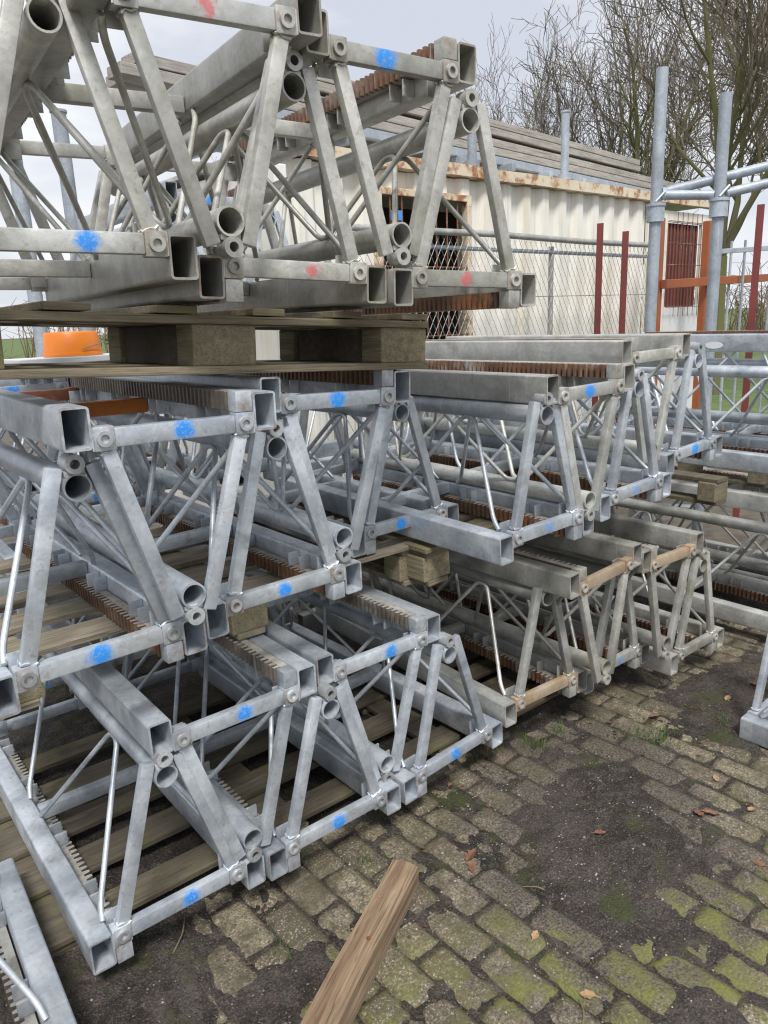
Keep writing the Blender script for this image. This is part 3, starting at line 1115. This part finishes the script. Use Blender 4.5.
# ================================================================== container
CA, CB = Vector((3.729, 2.68, 0)), Vector((8.065, 2.803, 0))
ct = (CB - CA).normalized()
cang = math.atan2(ct.y, ct.x)
CT0, CT1, CTOP, CDEP = -1.62, 4.42, 2.92, 2.4
cont = empty('container', CA + ct * CT0 + Vector((0, 0, GZ)), (0, 0, cang))
tag(cont, 'cream corrugated container with rusty top rail and barred opening', 'container')
CL = CT1 - CT0
ch = CTOP - GZ
WIN = (-.735 - CT0, .215 - CT0, 1.10 - GZ, 2.67 - GZ)
DOOR = (3.40 - CT0, 4.14 - CT0, 1.77 - GZ, 2.66 - GZ)
SIDE_END = 3.0 - CT0


def corr(x):
    p = (x % .26) / .26
    if p < .32:
        return 0.0
    if p < .5:
        return (p - .32) / .18 * .045
    if p < .82:
        return .045
    return (1 - p) / .18 * .045


cw = MB()


def corr_panel(x0, x1, z0, z1):
    xs = [x0]
    k_ = math.floor(x0 / .26)
    while True:
        for f_ in (0, .32, .5, .82):
            q = (k_ + f_) * .26
            if x0 < q < x1:
                xs.append(q)
        k_ += 1
        if k_ * .26 > x1:
            break
    xs.append(x1)
    vs, fs = [], []
    for q in xs:
        vs += [(q, corr(q) + .03, z0), (q, corr(q) + .03, z1)]
    for i in range(len(xs) - 1):
        fs.append((2 * i, 2 * i + 2, 2 * i + 3, 2 * i + 1))
    cw.add(vs, fs)


corr_panel(.1, WIN[0], .15, ch - .09)
corr_panel(WIN[0], WIN[1], .15, WIN[2])
corr_panel(WIN[0], WIN[1], WIN[3], ch - .09)
corr_panel(WIN[1], SIDE_END, .15, ch - .09)
cw.build('side_wall', 'cream', cont)
fr = MB()
fr.box((CL / 2, CDEP / 2 + .05, ch - .03), (CL - .02, CDEP, .03))
fr.build('roof', 'cream', cont)
b = MB()
b.box((CL / 2, CDEP, ch / 2), (CL - .2, .04, ch - .1))
b.box((.06, CDEP / 2, ch / 2), (.04, CDEP - .2, ch - .2))
b.build('back_wall', 'cream', cont)
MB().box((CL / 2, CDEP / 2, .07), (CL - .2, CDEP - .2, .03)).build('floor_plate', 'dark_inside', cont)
# top rail with rust, dented
tr = MB()
seg = 60
vs, fs = [], []
for i in range(seg + 1):
    x = CL * i / seg
    d1 = .012 * mnoise.noise(Vector((x * 2.0, 0, 0)))
    for (yy, zz) in ((-.03, ch - .085), (-.03, ch), (.06, ch), (.06, ch - .085)):
        vs.append((x, yy + d1, zz + .8 * d1))
for i in range(seg):
    for j in range(4):
        a, c_ = i * 4 + j, i * 4 + (j + 1) % 4
        fs.append((a, c_, c_ + 4, a + 4))
fs += [(0, 1, 2, 3), tuple(seg * 4 + j for j in (3, 2, 1, 0))]
tr.add(vs, fs)
tr.build('top_rail', 'cream_rust', cont)
MB().box((CL / 2, .01, .07), (CL, .08, .14), bev=.01).build('bottom_rail', 'cream_rust', cont)
MB().box((.05, .02, ch / 2), (.10, .10, ch - .3), bev=.01).build('corner_post', 'cream', cont)
MB().box((CL - .06, .02, ch / 2), (.12, .10, ch - .3), bev=.01).build('corner_post', 'cream', cont)
# opening with rusty frame and bars
wf = MB()
for x in (WIN[0], WIN[1]):
    wf.box((x, .0, (WIN[2] + WIN[3]) / 2), (.05, .07, WIN[3] - WIN[2] + .05), bev=.006)
for z in (WIN[2], WIN[3]):
    wf.box(((WIN[0] + WIN[1]) / 2, .0, z), (WIN[1] - WIN[0] - .05, .07, .05), bev=.006)
wfo = wf.build('opening_frame', 'cream_rust', cont)
bars = MB()
for i in range(1, 8):
    x = WIN[0] + (WIN[1] - WIN[0]) * i / 8
    bars.tube([(x, -.01, WIN[2]), (x, -.01, WIN[3])], .007, 6)
for i in range(1, 6):
    z = WIN[2] + (WIN[3] - WIN[2]) * i / 6
    bars.tube([(WIN[0], -.024, z), (WIN[1], -.024, z)], .006, 6)
bars.build('window_bars', 'rust_bar', wfo)
MB().box(((WIN[0] + WIN[1]) / 2, .9, ch / 2), (2.6, .03, ch - .4)).build('dark_backing', 'dark_inside', cont)
# right hand panel with maroon hatch
pn = MB()
pn.box(((SIDE_END + DOOR[0]) / 2, .05, ch / 2), (DOOR[0] - SIDE_END - .01, .04, ch - .30), bev=.006)
pn.box(((DOOR[1] + CL - .12) / 2, .05, ch / 2), (CL - .12 - DOOR[1] - .004, .04, ch - .30), bev=.006)
pn.box(((DOOR[0] + DOOR[1]) / 2, .05, (DOOR[3] + ch - .15) / 2), (DOOR[1] - DOOR[0], .038, ch - .15 - DOOR[3]), bev=.006)
pn.build('end_panel', 'cream', cont)
MB().box(((DOOR[0] + DOOR[1]) / 2, .05, (DOOR[2] + .2) / 2), (DOOR[1] - DOOR[0], .036, DOOR[2] - .2), bev=.006).build('lower_panel', 'white_panel', cont)
dm = MB()
dm.box(((DOOR[0] + DOOR[1]) / 2, .09, (DOOR[2] + DOOR[3]) / 2), (DOOR[1] - DOOR[0] - .01, .03, DOOR[3] - DOOR[2] - .01))
for i in range(10):
    dm.box((DOOR[0] + .05 + (DOOR[1] - DOOR[0] - .1) * i / 9, .07, (DOOR[2] + DOOR[3]) / 2), (.03, .02, DOOR[3] - DOOR[2] - .02), bev=.004)
dm.build('hatch', 'door_red', cont)
dg = MB()
for i in range(1, 7):
    x = DOOR[0] + (DOOR[1] - DOOR[0]) * i / 7
    dg.tube([(x, -.02, DOOR[2] - .1), (x, -.02, DOOR[3] + .1)], .004, 5)
for i in range(0, 5):
    z = DOOR[2] + (DOOR[3] - DOOR[2]) * i / 4
    dg.tube([(DOOR[0] - .08, -.026, z), (DOOR[1] + .08, -.026, z)], .004, 5)
dg.build('hatch_grille', 'rust_bar', cont)

# boards on the roof -------------------------------------------------
def cpos(t, off, z):
    nn = Vector((-ct.y, ct.x, 0))
    p = CA + ct * t + nn * off
    return Vector((p.x, p.y, z))


BK = 1.15        # the boards stand back on a steel rack over the roof
BA = Vector((CX + (3.27 - CX) * BK, CY + (2.49 - CY) * BK, 0))
bt = Vector((5.86, .81, 0)).normalized()
bang = math.atan2(bt.y, bt.x)
bnn = Vector((-bt.y, bt.x, 0))


def bpos(t, off, z):
    p = BA + bt * (t * BK) + bnn * (off * BK)
    return Vector((p.x, p.y, CZ + (z - CZ) * BK))


for (t0, t1, off, z, hh, wdt, nl, label) in (
    (-1.0, 3.75, .27, 3.185, .115, .40, 2, 'upper bundle of long silvered boards above the container roof'),
    (-2.15, 4.75, .22, 3.035, .125, .30, 2, 'lower front bundle of silvered boards above the container roof'),
    (-1.6, 5.0, .80, 3.035, .135, .60, 2, 'lower rear bundle of silvered boards above the container roof'),
):
    root = empty('board_bundle', bpos((t0 + t1) / 2, off, z), (0, 0, bang))
    tag(root, label, 'board bundle', 'bundles of long boards above the container roof')
    hh *= BK
    for i in range(nl):
        for j in range(2):
            dl = random.uniform(-.12, .12)
            MB().box((dl, (j - .5) * wdt * BK * .5, hh * (i + .5) / nl), ((t1 - t0) * BK, wdt * BK * .5 - .006, hh / nl - .006), Matrix.Rotation(random.uniform(-.002, .002), 3, 'Z'), bev=.005).build('board', 'plank_grey', root)
zr = bpos(0, 0, 3.03).z
rack = empty('steel_rack', Vector((BA.x, BA.y, CTOP + .003)) + bt * .1, (0, 0, bang))
tag(rack, 'blue grey steel rack carrying the boards over the container roof', 'rack')
rh = zr - CTOP - .006
for yy in (.10, 1.15):
    MB().box((1.6, yy, rh - .035), (6.6, .06, .07), bev=.006).build('long_beam', 'post_grey', rack)
for i in range(10):
    MB().box((-1.5 + i * .68, .62, rh - .105), (.06, 1.35, .065), bev=.005).build('cross_beam', 'post_grey', rack)
for x in (-.5, 1.2, 2.9, 4.5):
    for yy in (.42, 1.15):
        MB().box((x, yy, (rh - .14) / 2), (.06, .06, rh - .14), bev=.005).build('leg', 'post_grey', rack)
o = MB().tube([(0, 0, 0), (0, 0, .56)], .037, 14).tube([(0, 0, .56), (0, 0, .575)], .045, 14).tube([(0, 0, 0), (0, 0, .05)], .06, 14).build('stub_post', 'post_grey', None, 40)
o.location = cpos(1.56, .04, CTOP + .003)
tag(o, 'grey steel stub post standing in front of the roof boards', 'post')
o = MB().tube([(0, 0, 0), (0, 0, .30)], .037, 14).tube([(0, 0, 0), (0, 0, .05)], .06, 14).build('stub_post', 'post_grey', None, 40)
o.location = cpos(.33, .04, CTOP + .003)
tag(o, 'short grey steel stub post above the barred opening', 'post')

# ================================================================== chain link fence
FA, FB = Vector((3.15, 2.27, 0)), Vector((6.08, 2.36, 0))
ft = (FB - FA).normalized()
fang = math.atan2(ft.y, ft.x)
fence = empty('chain_link_fence', FA + ft * -.9 + Vector((0, 0, GZ)), (0, 0, fang))
tag(fence, 'grey chain-link fence with pipe top rail in front of the container', 'fence')
FL, FH = 3.95, 2.40
MB().tube([(0, 0, FH), (FL * .4, 0, FH + .012), (FL * .7, 0, FH - .004), (FL, 0, FH)], .024, 10).build('top_rail', 'fence_wire', fence, 60)
MB().tube([(0, .05, FH - .09), (FL, .05, FH - .10)], .016, 8).build('second_rail', 'post_grey', fence, 60)
for x in (.03, 2.38, FL - .02):
    MB().tube([(x, .06, 0), (x, .06, FH - .05)], .022, 10).build('fence_post', 'fence_wire', fence, 60)
wm = MB()
p_ = .062
x = -FH
while x < FL:
    for sg in (1, -1):
        a0 = x if sg > 0 else x + FH
        pa = Vector((a0, sg * .003, .05))
        pb = Vector((a0 + sg * (FH - .07) * .58, sg * .003, FH - .02))
        lo, hi = 0.0, 1.0
        d_ = pb.x - pa.x
        if d_ > 0:
            lo, hi = max(0, (0 - pa.x) / d_), min(1, (FL - pa.x) / d_)
        else:
            lo, hi = max(0, (FL - pa.x) / d_), min(1, (0 - pa.x) / d_)
        if hi - lo > .02:
            wm.tube([pa.lerp(pb, lo), pa.lerp(pb, hi)], .0021, 4, False)
    x += .066
# taller diamonds: squeeze handled by pitch
wm.build('wire_mesh', 'fence_wire', fence)
q = MB()
for z in (.9, 1.45, 1.95):
    q.tube([(0, .01, z), (FL, .01, z)], .003, 5)
q.build('straining_wire', 'fence_wire', fence)


def along(p, a, t):
    return Vector((p.x + a.x * t, p.y + a.y * t, 0))


def stake(loc, h_, label, lean=(0, 0)):
    q = MB()
    # steel angle profile stake
    q.box((0, .024, h_ / 2), (.055, .007, h_), bev=.001)
    q.box((-.024, -.0035, h_ / 2), (.007, .048, h_), bev=.001)
    for z in (h_ - .1, h_ - .45, h_ - .8):
        q.tube([(.005, .015, z), (.005, .03, z)], .008, 6)
    o = q.build('steel_stake', 'red_post')
    o.location = loc
    o.rotation_euler = (lean[0], lean[1], .4)
    tag(o, label, 'stake', 'red steel stakes by the fence')
    return o


stake(Vector((5.05, 2.19, GZ)), 2.53, 'red steel stake in front of the fence, left of a pair')
stake(Vector((5.31, 2.12, GZ)), 2.47, 'red steel stake in front of the fence, right of a pair', (0, .01))
stake(Vector((5.66, 1.14, GZ)), 2.58, 'tall red steel stake at the right picture edge', (0, .02))

# orange gate frame behind the grey pipes
gt = empty('gate_frame', (6.33, 2.42, GZ), (0, 0, .03))
tag(gt, 'orange painted square-tube gate frame with one middle rail', 'gate')
for x, h_ in ((0, 2.66), (.96, 2.68)):
    MB().box((x, 0, h_ / 2), (.075, .075, h_), bev=.006).build('upright', 'orange_frame', gt)
MB().box((1.28, -.078, 2.08), (2.6, .07, .085), Matrix.Rotation(-.03, 3, 'Y'), bev=.006).build('middle_rail', 'orange_frame', gt)

# ================================================================== grey pipe stillage
stl = empty('pipe_stillage', (4.53, 1.36, GZ), (0, 0, 0))
tag(stl, 'blue grey galvanised pipe stillage with collared uprights and slanted rails', 'stillage')
A_ = Vector((0, 0, 0))
B_ = Vector((.21, -.36, 0))
for P, top in ((A_, 3.42), (B_, 3.21)):
    up_ = MB().hollow(circ(0, 0, .041), circ(0, 0, .036), 0, top)
    up_.v = [(x, -z, y) for x, y, z in up_.v]
    q = up_.build('upright', 'post_grey', stl, 50)
    q.location = P
    c_ = MB()
    c_.tube([(0, 0, 2.42), (0, 0, 2.53)], .062, 18)
    c_.tube([(0, 0, 2.525), (0, 0, 2.545)], .069, 18)
    c_.tube([(-.055, -.03, 2.55), (.0, -.066, 2.62), (.055, -.04, 2.57)], .009, 6)
    c_.build('collar', 'post_grey', q, 40)
Mr = lambda a, b: MB().tube([a, b], .033, 14)
Mr((.035, -.03, 2.62), (1.2, -1.65, 2.96)).build('side_rail', 'post_grey', stl, 50)
Mr((.02, -.035, 2.60), (.19, -.33, 2.57)).build('end_rail', 'post_grey', stl, 50)
Mr((.235, -.40, 2.575), (1.2, -1.85, 2.86)).build('side_rail', 'post_grey', stl, 50)
MB().tube([(0, 0, .3), (.21, -.36, .3)], .03, 12).build('foot_rail', 'post_grey', stl, 50)

# pipe posts seen through the top row on the left
for i, (x, y, h_, lab) in enumerate(((1.25, 5.2, 3.6, 'left of two grey pipe posts seen through the top left masts'), (1.62, 5.1, 3.65, 'right of two grey pipe posts seen through the top left masts'))):
    o = MB().tube([(0, 0, 0), (0, 0, h_)], .06, 14).tube([(0, 0, h_), (0, 0, h_ + .02)], .07, 14).build('pipe_post', 'post_grey', None, 50)
    o.location = (x, y, GZ - .07)
    tag(o, lab, 'post', 'grey pipe posts on the left')

# white board and orange bucket on the masts behind
o = MB().box((0, 0, .014), (.50, .26, .026), bev=.003).build('white_board', 'white_panel')
o.location = (.43, 1.80, 1.634)
o.rotation_euler = (0, 0, .03)
tag(o, 'white board lying across the rear mast sections under the pallet', 'board')
bk = empty('bucket', (.47, 1.84, 1.662))
tag(bk, 'orange plastic tub upside down on the white board behind the pallet', 'tub')
bm_ = MB()
rr_ = [(.118, 0), (.130, 0), (.133, .008), (.130, .018), (.127, .018), (.119, .100), (.112, .108), (.04, .110), (.0, .110)][::-1]
rr_ = [(max(a, .001), b) for a, b in rr_]
vs, fs = [], []
N_ = 28
for r_, z in rr_:
    vs += [(r_ * math.cos(2 * math.pi * i / N_), r_ * math.sin(2 * math.pi * i / N_), z) for i in range(N_)]
for k_ in range(len(rr_) - 1):
    for i in range(N_):
        j = (i + 1) % N_
        fs.append((k_ * N_ + i, k_ * N_ + j, (k_ + 1) * N_ + j, (k_ + 1) * N_ + i))
bm_.add(vs, fs)
bm_.build('shell', 'orange_plastic', bk, 40)
MB().tube([(.134 * math.cos(a), .134 * math.sin(a), .03 + .03 * math.cos(a)) for a in [R(x) for x in range(-90, 91, 15)]], .003, 6).build('handle', 'fence_wire', bk, 60)

# blue board hung on the bars
o = MB().box((0, 0, 0), (.10, .02, .07), bev=.004).build('blue_board', 'blue_board')
o.location = cpos(-.60, -.06, 2.50)
o.rotation_euler = (0, 0, cang)
tag(o, 'small blue board fixed to the barred opening of the container', 'board')

# ================================================================== bar fence at the right
_v = fwd + r2 * ((752 - 384) / FPX)
_h = Vector((_v.x, _v.y, 0)).normalized()
pf = empty('bar_fence', (CX + _h.x * 9.4, CY + _h.y * 9.4, GZ - .06), (0, 0, math.atan2(-_h.x, _h.y)))
tag(pf, 'grey vertical bar fence before the lawn', 'fence')
for i in range(34):
    x = -.42 + i * .135
    MB().tube([(x, 0, .05), (x, 0, 2.55)], .016, 6).build('bar', 'post_grey', pf)
for z in (.25, 2.45):
    MB().box((1.8, .0, z), (4.7, .034, .05), bev=.004).build('rail', 'post_grey', pf)

# ================================================================== trees
def grow(seed, height, stems, trunk_h, r0, spread, levels, dens=1.0):
    rnd = random.Random(seed)
    rmin = .0095 if height > 11 else .008
    V, F, T = [], [], []

    def seg(p, q, ra, rb, sides):
        d = (q - p).normalized()
        a = d.cross(Vector((.3, .9, .2))).normalized()
        b = d.cross(a)
        o_ = len(V)
        for (c, r_) in ((p, ra), (q, rb)):
            for i in range(sides):
                an = 2 * math.pi * i / sides
                V.append(c + (a * math.cos(an) + b * math.sin(an)) * r_)
                T.append(r_)
        for i in range(sides):
            j = (i + 1) % sides
            F.append((o_ + i, o_ + j, o_ + sides + j, o_ + sides + i))

    def branch(p, d, length, r_, lv):
        n_ = max(3, int(length / (.16 + .05 * lv)))
        n_ = min(n_, 9)
        st = length / n_
        rad = r_
        sides = 7 if lv == 0 else (5 if lv < 2 else 3)
        for i in range(n_):
            wob = .10 + .05 * lv
            d = (d + Vector((rnd.gauss(0, wob), rnd.gauss(0, wob), rnd.gauss(0, wob * .6) + .085))).normalized()
            q = p + d * st
            rb = max(r_ * (1 - .72 * (i + 1) / n_), rmin)
            seg(p, q, rad, rb, sides)
            if lv < levels and (i > 0 or lv > 0):
                nb = 1 if rnd.random() < .75 * dens else (2 if rnd.random() < .5 * dens else 0)
                for _ in range(nb):
                    az = rnd.uniform(0, 2 * math.pi)
                    tilt = rnd.uniform(.38, .85)
                    a = d.cross(Vector((math.cos(az), math.sin(az), .21))).normalized()
                    nd = (d * math.cos(tilt) + a * math.sin(tilt)).normalized()
                    branch(q, nd, length * rnd.uniform(.42, .68) * (1 - .35 * i / n_), max(rb * rnd.uniform(.52, .72), rmin), lv + 1)
            p, rad = q, rb

    base = Vector((0, 0, 0))
    top = Vector((rnd.uniform(-.05, .05), rnd.uniform(-.05, .05), trunk_h))
    seg(base, top * .5, r0 * 1.25, r0, 9)
    seg(top * .5, top, r0, r0 * .85, 9)
    ntr = len(F)
    for i in range(stems):
        az = 2 * math.pi * i / stems + rnd.uniform(-.4, .4)
        tl = rnd.uniform(.25, 1) * spread
        d = Vector((math.cos(az) * math.sin(tl), math.sin(az) * math.sin(tl), math.cos(tl)))
        branch(top, d, (height - trunk_h) * rnd.uniform(.65, 1.0), r0 * rnd.uniform(.48, .7), 0)
    zm = max(q.z for q in V)
    k_ = height / zm
    V = [q * k_ for q in V]
    return V, F, T, ntr


def tree(loc, seed, height, stems, trunk_h, r0, spread, levels, label, dens=1.0):
    V, F, T, ntr = grow(seed, height, stems, trunk_h, r0, spread, levels, dens)
    root = empty('bare_tree', loc)
    tag(root, label, 'tree', 'bare winter trees behind the yard')

    def mk(name, faces):
        used = sorted({i for f in faces for i in f})
        mp_ = {a: i for i, a in enumerate(used)}
        me = bpy.data.meshes.new(name)
        me.from_pydata([V[i] for i in used], [], [tuple(mp_[i] for i in f) for f in faces])
        at = me.attributes.new('thick', 'FLOAT', 'POINT')
        at.data.foreach_set('value', [T[i] for i in used])
        link(name, me, 'bark', root)
    mk('trunk', F[:ntr])
    mk('crown', F[ntr:])
    return root


def ray_loc(px, dist):
    v = fwd + r2 * ((px - 384) / FPX)
    h_ = Vector((v.x, v.y, 0)).normalized()
    return Vector((CX + h_.x * dist, CY + h_.y * dist, GZ - .07))


tree(ray_loc(528, 30), 3, 12.3, 9, 2.6, .24, .62, 3, 'rounded bare tree left of the others behind the roof boards', 1.1)
tree(ray_loc(612, 28), 11, 13.4, 9, 2.6, .25, .58, 3, 'wide bare tree in the middle above the stub post', 1.05)
tree(ray_loc(706, 18), 21, 12.5, 7, 3.6, .145, .62, 3, 'tall mossy bare tree behind the grey pipe uprights', 1.1)
tree(ray_loc(815, 22), 35, 12.0, 6, 2.6, .18, .5, 3, 'bare tree reaching in from the right picture edge')
tree(ray_loc(235, 34), 41, 8.5, 6, 2.0, .16, .6, 3, 'low bare tree glimpsed through the top row of masts')

# far wood at the horizon
rnd = random.Random(9)
fw_ = MB()
for i in range(260):
    a = rnd.uniform(-.75, 1.2)
    dist = rnd.uniform(38, 60)
    an = YAW + a
    bx, by = CX + math.sin(an) * dist, CY + math.cos(an) * dist
    hh = rnd.uniform(1.5, 5.0)
    for k_ in range(9):
        p0 = Vector((bx + rnd.gauss(0, .5), by + rnd.gauss(0, .5), GZ - .1))
        p1 = p0 + Vector((rnd.gauss(0, .5), rnd.gauss(0, .5), hh * rnd.uniform(.4, 1)))
        fw_.tube([p0, p0.lerp(p1, .5) + Vector((rnd.gauss(0, .15), rnd.gauss(0, .15), 0)), p1], [.05, .03, .012], 3, False)
        for _ in range(4):
            s0 = p0.lerp(p1, rnd.uniform(.3, 1))
            fw_.tube([s0, s0 + Vector((rnd.gauss(0, .5), rnd.gauss(0, .5), rnd.uniform(.1, .8)))], [.02, .008], 3, False)
o = fw_.build('far_wood', 'twig')
tag(o, kind='stuff', label='brown leafless wood along the horizon')

# ================================================================== small things on the ground
def soil_z(x, y):
    return GZ + max(dirt_h(x, y), 0.0)


def leaf(loc, size, rz, m, label, curl=.35):
    vs, fs = [], []
    prof = [(-1, .05), (-.7, .45), (-.3, .75), (.1, .62), (.3, .8), (.55, .45), (.8, .3), (1, .04)]
    for i, (u_, h_) in enumerate(prof):
        for sv in (-1, 0, 1):
            z = abs(sv) * h_ * curl * (1 + .3 * math.sin(i * 2.1)) + .12 * u_ * u_
            vs.append((u_ * size, sv * h_ * size * .8 * (1 + .15 * math.sin(i * 3 + sv)), z * size))
    for i in range(len(prof) - 1):
        for k_ in (0, 1):
            a = i * 3 + k_
            fs.append((a, a + 3, a + 4, a + 1))
    n_ = len(vs)
    vs2 = [(x, y, z - .0006) for x, y, z in vs]
    fs2 = [tuple(i + n_ for i in f[::-1]) for f in fs]
    b = MB()
    b.add(vs + vs2, fs + fs2)
    b.tube([(-size, 0, .12 * size), (-size * 1.6, .1 * size, .05 * size)], .0012, 5)
    me = bpy.data.meshes.new('dead_leaf')
    me.from_pydata(b.v, [], b.f)
    me.materials.append(None)
    o = link('dead_leaf', me, m)
    o.location = loc
    o.rotation_euler = (rnd.uniform(-.25, .25), rnd.uniform(-.25, .25), rz)
    tag(o, label, 'leaf', 'dead leaves on the paving')


LV = [
 (1.73, -.711, .034, 'leaf', 'curled reddish leaf on the bare soil right of centre'),
 (1.70, -.685, .026, 'leaf', 'small brown leaf touching the curled leaf right of centre'),
 (1.328, -.517, .022, 'leaf', 'thin brown leaf in the middle of the bare soil patch'),
 (.761, -.878, .022, 'leaf_tan', 'tan leaf at the bottom of the picture on mossy bricks'),
 (.813, -.650, .018, 'leaf_tan', 'small tan leaf right of the timber beam end'),
 (1.86, -.80, .020, 'leaf_tan', 'pale leaf at the right of the bare soil'),
 (2.20, -.20, .030, 'leaf', 'dark red leaf beside the grass tuft'),
 (2.55, -.36, .022, 'leaf_tan', 'yellow leaf in front of the mossy mast section'),
 (.92, -.28, .030, 'leaf', 'brown leaf between the bricks beyond the timber end'),
 (.88, -.32, .024, 'leaf', 'torn brown leaf between the bricks beyond the timber end'),
 (1.60, -.95, .022, 'leaf', 'brown leaf near the lower right picture edge'),
 (2.66, -.50, .030, 'leaf', 'brown leaf in the litter under the right stack'),
 (2.78, -.38, .028, 'leaf', 'dark leaf deep under the right stack'),
 (2.48, -.52, .026, 'leaf', 'folded leaf beside the mast on the right paving'),
 (1.95, -.62, .018, 'leaf_tan', 'tiny tan leaf by the right picture edge'),
 (1.15, .06, .018, 'leaf', 'small leaf in front of the near stack end'),
]
for (x, y, s_, m, lab) in LV:
    leaf((x, y, soil_z(x, y) + .006), s_, rnd.uniform(0, 6.28), m, lab)

# pebbles and crumbs
pb = MB()
for i in range(3000):
    x, y = rnd.uniform(-.6, 3.2), rnd.uniform(-1.3, .35)
    if rnd.random() < .55:
        x, y = rnd.gauss(1.2, .7), rnd.gauss(-.45, .35)
    r_ = abs(rnd.gauss(.0008, .0015)) + .0008
    z = soil_z(x, y) - .002
    a = rnd.uniform(0, 3)
    vs = []
    for (ux, uy, uz) in ((1, 0, .1), (0, 1, 0), (-1, 0, .2), (0, -1, .1), (.1, .1, .8), (0, 0, -.6)):
        vs.append((x + r_ * (ux * math.cos(a) - uy * math.sin(a)) * rnd.uniform(.7, 1.3), y + r_ * (ux * math.sin(a) + uy * math.cos(a)) * rnd.uniform(.7, 1.3), z + r_ * (uz + .6)))
    pb.add(vs, [(0, 1, 4), (1, 2, 4), (2, 3, 4), (3, 0, 4), (1, 0, 5), (2, 1, 5), (3, 2, 5), (0, 3, 5)])
o = pb.build('pebbles', 'pebble')
tag(o, kind='stuff', label='pale grit scattered over the soil and bricks')

lt = MB()
for i in range(420):
    u_ = rnd.random()
    if u_ < .55:
        x, y = rnd.gauss(2.70, .28), rnd.gauss(-.40, .15)
    elif u_ < .8:
        x, y = rnd.uniform(.1, 2.4), rnd.gauss(-.06, .10)
    else:
        x, y = rnd.uniform(-.3, 2.6), rnd.uniform(-1.1, .1)
    sz = rnd.uniform(.004, .013)
    a = rnd.uniform(0, 6.28)
    ux, uy = Vector((math.cos(a), math.sin(a), rnd.uniform(-.3, .3))) * sz, Vector((-math.sin(a), math.cos(a), rnd.uniform(-.3, .3))) * sz * rnd.uniform(.3, .8)
    c_ = Vector((x, y, soil_z(x, y) + .002))
    up_ = Vector((0, 0, sz * .35))
    lt.add([c_ - ux, c_ - uy + up_, c_ + ux, c_ + uy + up_ * .4, c_ + up_ * .2], [(0, 1, 4), (1, 2, 4), (2, 3, 4), (3, 0, 4)])
me = bpy.data.meshes.new('leaf_litter')
me.from_pydata(lt.v, [], lt.f)
me.materials.append(None)
o = link('leaf_litter', me, 'litter')
tag(o, kind='stuff', label='brown crumbs of dead leaves scattered along the stacks')

gr = MB()
spots = [(2.06, -.315, .09, 110), (1.62, .02, .06, 50), (1.45, .12, .05, 40), (2.0, -.22, .08, 40), (1.78, .02, .05, 30), (.62, -.05, .05, 25), (.20, -.20, .06, 25), (2.35, -.45, .06, 30)]
for (x, y, sp_, n_) in spots:
    for i in range(n_):
        bx, by = rnd.gauss(x, sp_ * .5), rnd.gauss(y, sp_ * .5)
        h_ = rnd.uniform(.015, .05)
        az = rnd.uniform(0, 6.28)
        ln_ = Vector((math.cos(az), math.sin(az), 0)) * h_ * rnd.uniform(.2, .9)
        sd_ = Vector((-math.sin(az), math.cos(az), 0)) * .0013
        z = soil_z(bx, by) - .004
        p0 = Vector((bx, by, z))
        p1 = p0 + ln_ * .4 + Vector((0, 0, h_ * .7))
        p2 = p0 + ln_ + Vector((0, 0, h_))
        gr.add([p0 - sd_, p0 + sd_, p1 + sd_ * .8, p1 - sd_ * .8, p2], [(0, 1, 2, 3), (3, 2, 4)])
me = bpy.data.meshes.new('grass')
me.from_pydata(gr.v, [], gr.f)
me.materials.append(None)
o = link('grass', me, 'blade')
tag(o, kind='stuff', label='thin green grass tufts growing between the bricks')

for i, (x, y, ln_, a, lab) in enumerate(((.66, -.93, .10, .7, 'pale twig at the bottom picture edge'), (.98, -.55, .07, 2.2, 'short twig beside the mossy bricks'), (1.35, .10, .16, 1.2, 'thin dry stalk in front of the near stack end'), (-.05, .0, .14, .9, 'dry stem on the soil by the left mast corner'))):
    d_ = Vector((math.cos(a), math.sin(a), 0))
    z = soil_z(x, y) + .004
    o = MB().tube(bend([(0, 0, 0), d_ * ln_ * .5 + Vector((.01, -.008, .006)), d_ * ln_], .02), [.0022] * 6 + [.0012], 5).build('twig', 'twig', None, 60)
    o.location = (x, y, z)
    tag(o, lab, 'twig', 'dry twigs on the paving')
